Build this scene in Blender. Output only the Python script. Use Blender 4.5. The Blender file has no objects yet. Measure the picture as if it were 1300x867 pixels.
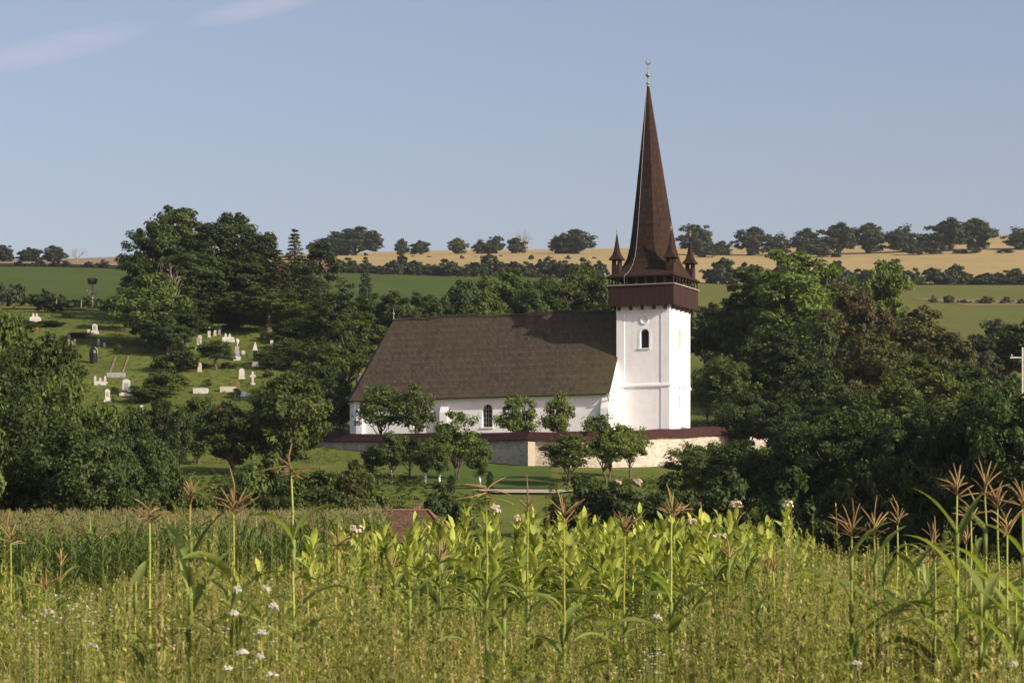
import bpy, math, random
import numpy as np
from mathutils import Vector, Matrix
R = math.radians
SC = bpy.context.scene
COL = SC.collection
# ------------------------------------------------------------------ camera, light, exposure
FPX, HOR, CU, EYE = 3600.0, 750.0, 650.0, 1.7        # focal length in photo pixels, eye-level row, centre column, eye height
cd = bpy.data.cameras.new('camera'); cam = bpy.data.objects.new('camera', cd); COL.objects.link(cam)
cam.location = (0, 0, EYE); cam.rotation_euler = (R(90), 0, 0)
cd.sensor_width = 36; cd.lens = 36*FPX/1300; cd.shift_y = (HOR-433.5)/1300
cd.clip_start = 0.5; cd.clip_end = 9000
cd.dof.use_dof = True; cd.dof.focus_distance = 290; cd.dof.aperture_fstop = 10
SC.camera = cam
SUN_EL, SUN_AZ = R(27), R(36)                        # azimuth measured from +X towards the camera side
sdir = Vector((math.cos(SUN_AZ)*math.cos(SUN_EL), -math.sin(SUN_AZ)*math.cos(SUN_EL), math.sin(SUN_EL)))
ld = bpy.data.lights.new('sun', 'SUN'); ld.energy = 5.0; ld.angle = R(0.53); ld.color = (1.0, 0.89, 0.74)
sun = bpy.data.objects.new('sun', ld); COL.objects.link(sun); sun.rotation_euler = sdir.to_track_quat('Z', 'Y').to_euler()
sun.location = (0, 0, 100)
W = bpy.data.worlds.new('World'); SC.world = W; W.use_nodes = True
nt = W.node_tree; nt.nodes.clear()
sky = nt.nodes.new('ShaderNodeTexSky'); sky.sky_type = 'NISHITA'; sky.sun_disc = False
sky.sun_elevation = SUN_EL; sky.sun_rotation = math.atan2(sdir.x, sdir.y)
sky.altitude = 300; sky.air_density = 1.0; sky.dust_density = 3.0; sky.ozone_density = 3.5
bg = nt.nodes.new('ShaderNodeBackground'); bg.inputs['Strength'].default_value = 0.11
wo = nt.nodes.new('ShaderNodeOutputWorld')
# thin cirrus wisps: soft noise bands in a small stretch of the sky dome, up and to the left of the view
geo = nt.nodes.new('ShaderNodeTexCoord')
sep = nt.nodes.new('ShaderNodeSeparateXYZ'); nt.links.new(geo.outputs['Generated'], sep.inputs[0])
def wmath(op, a, b=None, c=None):
    n = nt.nodes.new('ShaderNodeMath'); n.operation = op
    for i, v in enumerate((a, b, c)):
        if v is None: continue
        if isinstance(v, (int, float)): n.inputs[i].default_value = v
        else: nt.links.new(v, n.inputs[i])
    return n.outputs[0]
dx = wmath('DIVIDE', sep.outputs['X'], sep.outputs['Y']); dz = wmath('DIVIDE', sep.outputs['Z'], sep.outputs['Y'])
nz = nt.nodes.new('ShaderNodeTexNoise'); nz.inputs['Scale'].default_value = 60; nz.inputs['Detail'].default_value = 4
mpn = nt.nodes.new('ShaderNodeMapping'); mpn.inputs['Scale'].default_value = (0.5, 1, 2.2); mpn.inputs['Rotation'].default_value = (0, R(14), 0)
nt.links.new(geo.outputs['Generated'], mpn.inputs[0]); nt.links.new(mpn.outputs[0], nz.inputs['Vector'])
def wisp(cx, cz, lx, lz, tilt):
    a = wmath('SUBTRACT', dx, cx); b = wmath('SUBTRACT', dz, cz)
    b2 = wmath('SUBTRACT', b, wmath('MULTIPLY', a, tilt))
    q = wmath('ADD', wmath('POWER', wmath('ABSOLUTE', wmath('DIVIDE', a, lx)), 2.0), wmath('POWER', wmath('ABSOLUTE', wmath('DIVIDE', b2, lz)), 2.0))
    return wmath('MAXIMUM', wmath('SUBTRACT', 1.0, q), 0.0)
m1 = wisp((75-650)/FPX, (750-60)/FPX, 0.036, 0.0058, 0.22)
m2 = wisp((330-650)/FPX, (750-9)/FPX, 0.028, 0.0045, 0.22)
mm = wmath('MULTIPLY', wmath('ADD', m1, m2), wmath('MULTIPLY', nz.outputs['Fac'], 0.42))
mix = nt.nodes.new('ShaderNodeMixRGB'); mix.inputs[2].default_value = (5.6, 5.0, 5.9, 1)
front = wmath('GREATER_THAN', sep.outputs['Y'], 0.2)
nt.links.new(wmath('MULTIPLY', mm, front), mix.inputs[0]); tint = nt.nodes.new('ShaderNodeMixRGB'); tint.blend_type = 'MULTIPLY'; tint.inputs[0].default_value = 1; tint.inputs[2].default_value = (1.42, 1.08, 0.965, 1)
nt.links.new(sky.outputs[0], tint.inputs[1]); nt.links.new(tint.outputs[0], mix.inputs[1])
nt.links.new(mix.outputs[0], bg.inputs['Color']); nt.links.new(bg.outputs[0], wo.inputs['Surface'])
SC.view_settings.view_transform = 'Standard'; SC.view_settings.look = 'None'
SC.view_settings.exposure = 0.35; SC.view_settings.gamma = 1.0
SC.render.engine = 'CYCLES'
SC.cycles.max_bounces = 8; SC.cycles.diffuse_bounces = 3; SC.cycles.transmission_bounces = 4; SC.cycles.volume_bounces = 0
SC.cycles.use_denoising = True

# ------------------------------------------------------------------ materials
MAT = {}
class NT:
    def __init__(s, name):
        s.m = bpy.data.materials.new(name); s.m.use_nodes = True; s.t = s.m.node_tree
        s.b = s.t.nodes['Principled BSDF']; s.out = s.t.nodes['Material Output']
        s.b.inputs['Roughness'].default_value = 0.85
        s.b.inputs['Specular IOR Level'].default_value = 0.25
    def n(s, typ, **kw):
        nd = s.t.nodes.new('ShaderNode'+typ)
        for k, v in kw.items():
            if k in nd.inputs: nd.inputs[k].default_value = v
            else: setattr(nd, k, v)
        return nd
    def l(s, a, b): s.t.links.new(a, b)
    def obj(s):
        return s.n('TexCoord').outputs['Object']
    def map(s, v, scale=(1, 1, 1), rot=(0, 0, 0)):
        m = s.n('Mapping'); m.inputs['Scale'].default_value = scale; m.inputs['Rotation'].default_value = rot
        s.l(v, m.inputs[0]); return m.outputs[0]
    def noise(s, scale, detail=4, rough=0.6, vec=None):
        x = s.n('TexNoise'); x.inputs['Scale'].default_value = scale; x.inputs['Detail'].default_value = detail
        x.inputs['Roughness'].default_value = rough
        if vec is not None: s.l(vec, x.inputs['Vector'])
        return x.outputs['Fac']
    def ramp(s, fac, stops):
        r = s.n('ValToRGB'); e = r.color_ramp.elements
        while len(e) < len(stops): e.new(0.5)
        for i, (p, c) in enumerate(stops):
            e[i].position = p; e[i].color = (*c, 1) if len(c) == 3 else c
        s.l(fac, r.inputs[0]); return r.outputs[0]
    def mixc(s, f, a, b, mode='MIX'):
        m = s.n('MixRGB', blend_type=mode)
        for i, v in enumerate((f, a, b)):
            if isinstance(v, (int, float)): m.inputs[i].default_value = v
            elif isinstance(v, tuple): m.inputs[i].default_value = (*v, 1)
            else: s.l(v, m.inputs[i])
        return m.outputs[0]
    def math(s, op, a, b=0.0):
        m = s.n('Math', operation=op)
        for i, v in enumerate((a, b)):
            if isinstance(v, (int, float)): m.inputs[i].default_value = v
            else: s.l(v, m.inputs[i])
        return m.outputs[0]
    def bump(s, h, strength=0.5, dist=0.1):
        b = s.n('Bump'); b.inputs['Strength'].default_value = strength; b.inputs['Distance'].default_value = dist
        s.l(h, b.inputs['Height']); s.l(b.outputs[0], s.b.inputs['Normal'])
    def col(s, c):
        if isinstance(c, tuple): s.b.inputs['Base Color'].default_value = (*c, 1)
        else: s.l(c, s.b.inputs['Base Color'])
def plain(name, c, rough=0.8, metal=0.0, var=0.25, scale=4.0):
    s = NT(name); f = s.noise(scale, 4, 0.6, s.obj())
    s.col(s.ramp(f, [(0.25, tuple(x*(1-var) for x in c)), (0.75, tuple(min(1, x*(1+var)) for x in c))]))
    s.b.inputs['Roughness'].default_value = rough; s.b.inputs['Metallic'].default_value = metal
    MAT[name] = s.m; return s.m
def leafmat(name, dark, light, accent=None, transl=0.3, rough=0.55, nscale=0.35, tr_gain=1.5):
    s = NT(name)
    a = s.n('Attribute', attribute_name='tint')
    nzs = s.noise(nscale, 2, 0.5, s.obj())
    f = s.math('ADD', s.math('MULTIPLY', a.outputs['Fac'], 0.65), s.math('MULTIPLY', nzs, 0.5))
    stops = [(0.18, dark), (0.8, light)]
    if accent: stops.append((0.93, accent))
    c = s.ramp(f, stops)
    oi = s.n('ObjectInfo'); hs = s.n('HueSaturation')
    s.l(s.math('ADD', 0.486, s.math('MULTIPLY', oi.outputs['Random'], 0.018)), hs.inputs['Hue'])
    s.l(s.math('ADD', 0.8, s.math('MULTIPLY', oi.outputs['Random'], 0.4)), hs.inputs['Value'])
    s.l(c, hs.inputs['Color']); c = hs.outputs[0]
    s.col(c); s.b.inputs['Roughness'].default_value = rough; s.b.inputs['Specular IOR Level'].default_value = 0.2
    tr = s.n('BsdfTranslucent'); g = s.mixc(1.0, c, (tr_gain, tr_gain*1.05, tr_gain*0.45), 'MULTIPLY'); s.l(g, tr.inputs['Color'])
    mx = s.n('MixShader'); mx.inputs[0].default_value = transl
    s.l(s.b.outputs[0], mx.inputs[1]); s.l(tr.outputs[0], mx.inputs[2]); s.l(mx.outputs[0], s.out.inputs['Surface'])
    MAT[name] = s.m; return s.m
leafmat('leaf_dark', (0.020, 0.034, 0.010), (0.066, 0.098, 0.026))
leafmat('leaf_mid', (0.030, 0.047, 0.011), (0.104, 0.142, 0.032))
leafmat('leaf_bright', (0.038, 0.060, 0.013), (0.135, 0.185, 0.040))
leafmat('leaf_olive', (0.040, 0.046, 0.014), (0.105, 0.110, 0.034))
leafmat('leaf_rust', (0.042, 0.036, 0.014), (0.098, 0.088, 0.034))
leafmat('leaf_grey', (0.036, 0.050, 0.026), (0.085, 0.105, 0.055))
leafmat('leaf_oak', (0.024, 0.036, 0.016), (0.062, 0.080, 0.034))
leafmat('needle', (0.022, 0.036, 0.016), (0.055, 0.078, 0.030), transl=0.1)
leafmat('needle_olive', (0.035, 0.048, 0.018), (0.075, 0.090, 0.034), transl=0.1)
leafmat('leaf_gold', (0.080, 0.090, 0.016), (0.20, 0.20, 0.03), transl=0.2)
leafmat('corn_leaf', (0.055, 0.095, 0.024), (0.230, 0.285, 0.075), transl=0.38, nscale=2.0, rough=0.45)
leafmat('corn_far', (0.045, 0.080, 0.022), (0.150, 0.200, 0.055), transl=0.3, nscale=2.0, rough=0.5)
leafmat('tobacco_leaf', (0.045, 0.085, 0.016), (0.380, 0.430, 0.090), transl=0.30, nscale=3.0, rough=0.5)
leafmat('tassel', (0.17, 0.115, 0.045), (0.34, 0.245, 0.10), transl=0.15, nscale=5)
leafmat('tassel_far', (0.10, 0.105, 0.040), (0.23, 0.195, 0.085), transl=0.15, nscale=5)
leafmat('stalk', (0.16, 0.22, 0.045), (0.33, 0.36, 0.07), transl=0.08, nscale=3)
leafmat('weed', (0.048, 0.082, 0.018), (0.410, 0.430, 0.130), accent=(0.50, 0.40, 0.21), transl=0.35, nscale=0.8)
leafmat('blade', (0.080, 0.120, 0.026), (0.430, 0.445, 0.140), accent=(0.60, 0.48, 0.30), transl=0.35, nscale=0.8)
leafmat('petal', (0.55, 0.53, 0.48), (0.80, 0.78, 0.72), transl=0.25, nscale=3, tr_gain=1.0)
leafmat('petal_pink', (0.60, 0.45, 0.42), (0.80, 0.70, 0.64), transl=0.25, nscale=3, tr_gain=1.0)
leafmat('petal_orange', (0.22, 0.06, 0.015), (0.38, 0.12, 0.03), transl=0.2, nscale=3, tr_gain=1.0)
plain('bark', (0.10, 0.080, 0.060), 0.95, var=0.4, scale=6)
plain('bark_pale', (0.27, 0.21, 0.15), 0.95, var=0.35, scale=5)
plain('dead_wood', (0.26, 0.21, 0.17), 0.95, var=0.3)
plain('whitewash', (0.78, 0.77, 0.74), 0.9, var=0.06)
plain('stone_white', (0.47, 0.455, 0.42), 0.75, var=0.28, scale=3)
plain('stone_cream', (0.46, 0.40, 0.31), 0.8, var=0.15, scale=3)
plain('stone_grey', (0.27, 0.27, 0.27), 0.8, var=0.25, scale=3)
plain('stone_black', (0.012, 0.012, 0.014), 0.25, var=0.2)
plain('stone_rust', (0.22, 0.11, 0.07), 0.8)
plain('metal_grey', (0.45, 0.45, 0.44), 0.45, 0.6, var=0.1)
plain('metal_light', (0.30, 0.28, 0.26), 0.5, 0.0, var=0.15)
plain('copper_green', (0.22, 0.27, 0.20), 0.5, 0.4, var=0.3)
plain('concrete', (0.42, 0.40, 0.36), 0.9, var=0.12)
plain('twigs', (0.055, 0.042, 0.032), 0.95, var=0.4, scale=12)
plain('timber_dark', (0.038, 0.020, 0.015), 0.8, var=0.35, scale=5)
plain('glass_dark', (0.010, 0.012, 0.015), 0.2, var=0.2)
plain('rock', (0.30, 0.24, 0.19), 0.9, var=0.45, scale=2.5)
plain('clay', (0.20, 0.105, 0.07), 0.85, var=0.25, scale=6)
plain('sign_blue', (0.38, 0.46, 0.55), 0.6, var=0.1)
plain('plaster_cream', (0.52, 0.45, 0.33), 0.9, var=0.12)

def m_white():
    s = NT('lime_plaster'); o = s.obj()
    stain = s.noise(0.45, 6, 0.7, s.map(o, (1, 1, 0.5)))
    st = s.ramp(stain, [(0.45, (0.88, 0.88, 0.88)), (0.60, (0.82, 0.82, 0.82)), (0.72, (0.62, 0.62, 0.62))])
    fine = s.noise(6, 5, 0.6, o)
    run = s.noise(1.0, 5, 0.7, s.map(o, (1.8, 1.8, 0.14)))
    st = s.mixc(s.ramp(run, [(0.55, (0, 0, 0)), (0.75, (0.55, 0.55, 0.55))]), st, (0.56, 0.555, 0.54))
    s.col(s.mixc(0.18, st, s.ramp(fine, [(0.3, (0.80, 0.79, 0.77)), (0.7, (0.90, 0.89, 0.88))])))
    s.bump(s.noise(2.2, 5, 0.6, o), 0.35, 0.06); s.b.inputs['Roughness'].default_value = 0.95
    MAT['lime_plaster'] = s.m
m_white()
def shingle(name, dark, light, moss, rowh=0.16, colw=0.13, mossx=None):
    s = NT(name); o = s.obj()
    xyz = s.n('SeparateXYZ'); s.l(o, xyz.inputs[0])
    along = s.math('ADD', xyz.outputs['X'], s.math('MULTIPLY', xyz.outputs['Y'], 1.0))
    cmb = s.n('CombineXYZ'); s.l(along, cmb.inputs[0]); s.l(xyz.outputs['Z'], cmb.inputs[1])
    br = s.n('TexBrick'); br.offset = 0.5
    br.inputs['Scale'].default_value = 1.0; br.inputs['Brick Width'].default_value = colw; br.inputs['Row Height'].default_value = rowh
    br.inputs['Mortar Size'].default_value = 0.012; br.inputs['Mortar Smooth'].default_value = 0.4; br.inputs['Bias'].default_value = -0.1
    br.inputs['Color1'].default_value = (*dark, 1); br.inputs['Color2'].default_value = (*light, 1); br.inputs['Mortar'].default_value = (*[x*0.45 for x in dark], 1)
    s.l(cmb.outputs[0], br.inputs['Vector'])
    streak = s.noise(1.0, 5, 0.7, s.map(o, (1.4, 1.4, 0.16)))
    big = s.noise(0.16, 3, 0.6, o)
    c = s.mixc(s.ramp(streak, [(0.35, (0.0, 0.0, 0.0)), (0.7, (0.45, 0.45, 0.45))]), br.outputs['Color'], light)
    c = s.mixc(s.ramp(big, [(0.45, (0, 0, 0)), (0.7, (0.5, 0.5, 0.5))]), c, moss)
    course = s.n('TexWave', wave_type='BANDS', bands_direction='Z', wave_profile='SAW'); course.inputs['Scale'].default_value = 0.314/rowh/2.0; course.inputs['Distortion'].default_value = 0.6; course.inputs['Detail'].default_value = 2; course.inputs['Detail Scale'].default_value = 3
    s.l(o, course.inputs['Vector'])
    c = s.mixc(s.math('MULTIPLY', course.outputs['Fac'], 0.28), c, tuple(x*0.4 for x in dark))
    if mossx:      # green moss grown over the damp end of the roof
        mr = s.n('MapRange'); mr.inputs[1].default_value = mossx[0]; mr.inputs[2].default_value = mossx[1]; s.l(xyz.outputs['X'], mr.inputs[0])
        c = s.mixc(s.math('MULTIPLY', mr.outputs[0], s.ramp(s.noise(0.8, 4, 0.7, o), [(0.3, (0.1, 0.1, 0.1)), (0.7, (0.9, 0.9, 0.9))])), c, (0.085, 0.080, 0.022))
    spk = s.noise(3.0, 2, 0.5, o)
    c = s.mixc(s.ramp(spk, [(0.68, (0, 0, 0)), (0.76, (0.25, 0.25, 0.25))]), c, tuple(min(1, x*1.9) for x in light))
    s.col(c); s.bump(br.outputs['Fac'], -0.5, 0.03); s.b.inputs['Roughness'].default_value = 0.9
    MAT[name] = s.m
shingle('roof_shingle', (0.044, 0.032, 0.022), (0.092, 0.073, 0.053), (0.060, 0.055, 0.024), 0.36, 0.26, (-6.5, 1.5))
shingle('spire_shingle', (0.016, 0.008, 0.005), (0.048, 0.024, 0.015), (0.028, 0.014, 0.010), 0.34, 0.24)
shingle('clay_tile', (0.080, 0.040, 0.025), (0.165, 0.090, 0.055), (0.095, 0.068, 0.042), 0.22, 0.18)
def m_timber():
    s = NT('timber_boards'); o = s.obj()
    f = s.noise(1.0, 4, 0.6, s.map(o, (9, 9, 0.5)))
    s.col(s.ramp(f, [(0.3, (0.022, 0.011, 0.009)), (0.7, (0.048, 0.024, 0.019))])); MAT['timber_boards'] = s.m
    s.b.inputs['Roughness'].default_value = 0.8
m_timber()
def m_coping():
    s = NT('coping_tile'); o = s.obj(); x = s.n('SeparateXYZ'); s.l(o, x.inputs[0])
    f = s.noise(2.5, 4, 0.7, o)
    s.col(s.ramp(f, [(0.3, (0.022, 0.008, 0.007)), (0.7, (0.054, 0.016, 0.014))])); MAT['coping_tile'] = s.m
    s.bump(s.noise(9, 2, 0.5, o), 0.5, 0.04); s.b.inputs['Roughness'].default_value = 0.75
m_coping()
def m_rubble():
    s = NT('rubble_stone'); o = s.obj(); v = s.n('TexVoronoi', Scale=2.3); s.l(s.map(o, (1, 1, 1.7)), v.inputs['Vector'])
    e = s.n('TexVoronoi', feature='DISTANCE_TO_EDGE', Scale=2.3); s.l(s.map(o, (1, 1, 1.7)), e.inputs['Vector'])
    sp = s.n('SeparateColor'); s.l(v.outputs['Color'], sp.inputs[0])
    c = s.ramp(sp.outputs[0], [(0.05, (0.25, 0.215, 0.17)), (0.45, (0.42, 0.375, 0.30)), (0.95, (0.54, 0.49, 0.41))])
    mort = s.ramp(e.outputs['Distance'], [(0.02, (1, 1, 1)), (0.07, (0, 0, 0))])
    c = s.mixc(s.mixc(1.0, mort, (0.75, 0.75, 0.75), 'MULTIPLY'), c, (0.47, 0.43, 0.36))
    c = s.mixc(0.5, c, s.ramp(s.noise(0.9, 5, 0.7, o), [(0.3, (0.30, 0.26, 0.21)), (0.7, (0.55, 0.50, 0.42))]))
    s.col(c); s.bump(e.outputs['Distance'], 0.7, 0.12); MAT['rubble_stone'] = s.m
m_rubble()
def ground(name, a, b, c, s1=0.08, s2=0.9, bumpd=0.15, rows=None):
    s = NT(name); o = s.obj()
    f1 = s.noise(s1, 5, 0.65, o); f2 = s.noise(s2, 6, 0.75, o)
    x = s.ramp(f1, [(0.35, a), (0.65, b)])
    x = s.mixc(s.ramp(f2, [(0.42, (0, 0, 0)), (0.68, (0.8, 0.8, 0.8))]), x, c)
    if rows:
        w = s.n('TexWave', bands_direction='X'); w.inputs['Scale'].default_value = rows[0]; w.inputs['Distortion'].default_value = 1.5
        s.l(s.map(o, rot=(0, 0, rows[1])), w.inputs['Vector'])
        x = s.mixc(s.math('MULTIPLY', w.outputs['Fac'], rows[2]), x, tuple(k*0.7 for k in a))
    s.col(x); s.bump(f2, 0.8, bumpd); s.b.inputs['Roughness'].default_value = 1.0; s.b.inputs['Specular IOR Level'].default_value = 0.05
    MAT[name] = s.m
ground('meadow', (0.060, 0.090, 0.018), (0.105, 0.135, 0.026), (0.150, 0.155, 0.040), 0.05, 0.7)
ground('lawn', (0.050, 0.088, 0.018), (0.075, 0.115, 0.024), (0.090, 0.115, 0.030), 0.15, 1.5)
ground('crop_green', (0.042, 0.070, 0.013), (0.064, 0.094, 0.017), (0.085, 0.108, 0.026), 0.010, 0.07, 0.3, (0.030, R(14), 0.35))
ground('pasture_grass', (0.085, 0.100, 0.022), (0.108, 0.118, 0.028), (0.128, 0.124, 0.036), 0.02, 0.15, 0.3)
ground('stubble', (0.33, 0.25, 0.11), (0.39, 0.30, 0.145), (0.24, 0.20, 0.085), 0.012, 0.10, 0.3, (0.06, R(80), 0.2))
ground('ploughed', (0.21, 0.165, 0.105), (0.25, 0.195, 0.125), (0.18, 0.145, 0.09), 0.02, 0.2)
ground('dry_bank', (0.15, 0.125, 0.05), (0.20, 0.16, 0.07), (0.11, 0.11, 0.04), 0.06, 0.4)
ground('soil', (0.070, 0.055, 0.032), (0.085, 0.080, 0.035), (0.070, 0.085, 0.025), 0.3, 3.0)
ground('gravel', (0.34, 0.29, 0.23), (0.42, 0.37, 0.30), (0.30, 0.27, 0.20), 0.4, 4.0, 0.05)

# ------------------------------------------------------------------ mesh helpers
rng = np.random.default_rng(7)
def mesh_np(name, V, F, mat=None, smooth=False, tint=None):
    me = bpy.data.meshes.new(name)
    V = np.asarray(V, np.float32); F = np.asarray(F, np.int32); k = F.shape[1]
    me.vertices.add(len(V)); me.vertices.foreach_set('co', V.ravel())
    me.loops.add(F.size); me.loops.foreach_set('vertex_index', F.ravel())
    me.polygons.add(len(F)); me.polygons.foreach_set('loop_start', np.arange(0, F.size, k, dtype=np.int32))
    if smooth: me.polygons.foreach_set('use_smooth', np.ones(len(F), bool))
    if tint is not None:
        at = me.attributes.new('tint', 'FLOAT', 'POINT'); at.data.foreach_set('value', np.asarray(tint, np.float32))
    me.update(calc_edges=True); me.validate()
    if mat: me.materials.append(MAT[mat])
    return me
class MB:
    def __init__(s): s.v = []; s.f = []; s.t = []
    def add(s, vs, fs, tint=0.5):
        o = len(s.v); s.v += [tuple(v) for v in vs]; s.t += [tint]*len(vs)
        s.f += [tuple(i+o for i in f) for f in fs]
    def box(s, x0, x1, y0, y1, z0, z1, M=None, tint=0.5):
        vs = [Vector((x, y, z)) for z in (z0, z1) for y in (y0, y1) for x in (x0, x1)]
        if M is not None: vs = [M @ v for v in vs]
        s.add(vs, [(0, 2, 3, 1), (4, 5, 7, 6), (0, 1, 5, 4), (2, 6, 7, 3), (0, 4, 6, 2), (1, 3, 7, 5)], tint)
    def frustum(s, x0, x1, y0, y1, z0, z1, k, tint=0.5):
        cx, cy = (x0+x1)/2, (y0+y1)/2
        vs = [(x, y, z0) for y in (y0, y1) for x in (x0, x1)] + [(cx+(x-cx)*k, cy+(y-cy)*k, z1) for y in (y0, y1) for x in (x0, x1)]
        s.add(vs, [(0, 2, 3, 1), (4, 5, 7, 6), (0, 1, 5, 4), (2, 6, 7, 3), (0, 4, 6, 2), (1, 3, 7, 5)], tint)
    def tube(s, pts, rad, n=7, tint=0.5, caps=True):
        pts = [Vector(p) for p in pts]; N = len(pts); vs = []
        if isinstance(rad, (int, float)): rad = [rad]*N
        up = Vector((0.13, 0.99, 0.05)).normalized()
        for i in range(N):
            d = (pts[min(i+1, N-1)]-pts[max(i-1, 0)]).normalized()
            a = d.cross(up)
            if a.length < 1e-3: a = d.cross(Vector((1, 0, 0)))
            a.normalize(); b = d.cross(a)
            for j in range(n):
                t = 2*math.pi*j/n; vs.append(pts[i]+(a*math.cos(t)+b*math.sin(t))*rad[i])
        fs = [(i*n+j, i*n+(j+1) % n, (i+1)*n+(j+1) % n, (i+1)*n+j) for i in range(N-1) for j in range(n)]
        if caps: fs += [tuple(range(n))[::-1], tuple((N-1)*n+j for j in range(n))]
        s.add(vs, fs, tint)
    def lathe(s, prof, n=14, c=(0, 0, 0), tint=0.5):
        vs = [(c[0]+r*math.cos(2*math.pi*j/n), c[1]+r*math.sin(2*math.pi*j/n), c[2]+z) for r, z in prof for j in range(n)]
        N = len(prof)
        fs = [(i*n+j, i*n+(j+1) % n, (i+1)*n+(j+1) % n, (i+1)*n+j) for i in range(N-1) for j in range(n)]
        fs += [tuple(range(n))[::-1], tuple((N-1)*n+j for j in range(n))]
        s.add(vs, fs, tint)
    def prism(s, poly, y0, y1, axis='y', tint=0.5):
        # poly in the (x, z) plane extruded along y, or in the (x, y) plane extruded along z, or (y, z) along x
        n = len(poly)
        def P(a, b, h): return (a, h, b) if axis == 'y' else ((a, b, h) if axis == 'z' else (h, a, b))
        vs = [P(a, b, y0) for a, b in poly]+[P(a, b, y1) for a, b in poly]
        fs = [tuple(range(n)), tuple(range(2*n-1, n-1, -1))]+[(i, n+i, n+(i+1) % n, (i+1) % n) for i in range(n)]
        s.add(vs, fs, tint)
    def mesh(s, name, mat, smooth=False, normals=True):
        me = bpy.data.meshes.new(name); me.from_pydata(s.v, [], s.f)
        at = me.attributes.new('tint', 'FLOAT', 'POINT'); at.data.foreach_set('value', np.asarray(s.t, np.float32))
        if normals:
            import bmesh
            b = bmesh.new(); b.from_mesh(me); bmesh.ops.recalc_face_normals(b, faces=b.faces); b.to_mesh(me); b.free()
        if smooth: me.polygons.foreach_set('use_smooth', np.ones(len(me.polygons), bool))
        me.update(); me.materials.append(MAT[mat]); return me
    def build(s, name, mat, parent=None, smooth=False, **kw):
        return part(name, s.mesh(name, mat, smooth), parent, **kw)
def part(name, me, parent=None, label=None, kind=None):
    o = bpy.data.objects.new(name, me); COL.objects.link(o)
    if parent: o.parent = parent
    if label: o['label'] = label
    if kind: o['kind'] = kind
    return o
def tag(o, label, cat, group=None, kind=None):
    o['label'] = label; o['category'] = cat
    if group: o['group'] = group
    if kind: o['kind'] = kind
    return o
def thing(name, label, cat, loc=(0, 0, 0), rz=0.0, sc=(1, 1, 1), group=None, rx=0.0, ry=0.0):
    o = bpy.data.objects.new(name, None); COL.objects.link(o); o.empty_display_size = 0.3
    o.location = loc; o.rotation_euler = (rx, ry, rz); o.scale = sc
    return tag(o, label, cat, group)
def structure(o): o['kind'] = 'structure'; return o

# ------------------------------------------------------------------ terrain
UC = np.array([0, 325, 650, 975, 1300], float)
NEAR = [(-80, [-.6]*5), (0, [0]*5), (20, [.2]*5), (30, [.55, .6, .7, .7, .6]), (40, [.8, .9, 1.1, 1.1, 1.0]), (50, [.9, 1.1, 1.5, 1.5, 1.3]),
        (60, [1.05, 1.3, 1.8, 1.8, 1.6]), (75, [1.4, 1.6, 2.2, 2.2, 2.0]), (110, [2.9, 2.9, 2.9, 2.7, 2.5]), (130, [2.9, 2.9, 2.8, 2.5, 2.3]),
        (150, [2.3, 2.3, 2.3, 2.3, 2.3]), (190, [2.6]*5)]
FAR = [(230, [660, 655, 659, 660, 665]), (250, [630, 626, 626, 632, 640]), (270, [608, 604, 607, 612, 622]), (285, [592, 589, 591, 596, 606]),
       (300, [575, 572, 571, 578, 590]), (330, [535, 533, 558, 560, 570]), (350, [505, 505, 545, 540, 545]), (385, [450, 450, 520, 510, 515]),
       (420, [402, 405, 490, 480, 490]), (470, [388, 394, 455, 450, 465]), (550, [378, 386, 420, 430, 440]), (700, [366, 374, 392, 412, 425]),
       (800, [357, 364, 376, 398, 406]), (900, [348, 354, 364, 382, 386]), (1000, [340, 347, 354, 368, 369]), (1100, [337, 342, 348, 357, 355]),
       (1200, [335, 337, 339, 347, 345]), (1350, [333, 329, 327, 334, 330]), (1600, [332, 323, 317, 312, 298]), (1800, [338, 329, 322, 317, 303])]
TY = np.array([y for y, _ in NEAR]+[y for y, _ in FAR]+[2300, 4000], float)
TZ = np.array([z for _, z in NEAR]+[[EYE+(HOR-r)/FPX*y for r in rs] for y, rs in FAR]+[[165]*5, [120]*5], float)
def gz(X, Y):
    X = np.asarray(X, float); Y = np.asarray(Y, float)
    u = np.clip(CU+FPX*X/np.maximum(Y, 12), 0, 1300); tot = 0
    for k in (0.965, 1.0, 1.035):
        cols = np.stack([np.interp(Y*k, TY, TZ[:, i]) for i in range(5)], 0)
        q = u/325; i0 = np.clip(q.astype(int), 0, 3); f = q-i0; f = f*f*(3-2*f)
        a = np.take_along_axis(cols, i0[None], 0)[0]; b = np.take_along_axis(cols, i0[None]+1, 0)[0]
        tot = tot+a*(1-f)+b*f
    return tot/3
def g1(X, Y): return float(gz(np.array([X]), np.array([Y]))[0])
def ux(u, Y): return (u-CU)/FPX*Y
def rowz(row, Y): return EYE+(HOR-row)/FPX*Y
def at_row(u, row, y0=325, y1=480):
    ys = np.linspace(y0, y1, 400); rr = HOR-(gz(ux(u, ys), ys)-EYE)/ys*FPX
    return float(ys[np.argmin(np.abs(rr-row))])
ys = np.unique(np.concatenate([np.linspace(-80, 130, 106), np.linspace(130, 480, 176), np.linspace(480, 1900, 143), np.linspace(1900, 4000, 22)]))
NX = 180; tt = np.linspace(-1, 1, NX)
GY, GT = np.meshgrid(ys, tt, indexing='ij'); GX = GT*(np.maximum(GY, 0)*0.32+80)
Vt = np.stack([GX, GY, gz(GX.ravel(), GY.ravel()).reshape(GX.shape)], -1).reshape(-1, 3)
ii, jj = np.meshgrid(np.arange(len(ys)-1), np.arange(NX-1), indexing='ij'); a = (ii*NX+jj).ravel()
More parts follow.
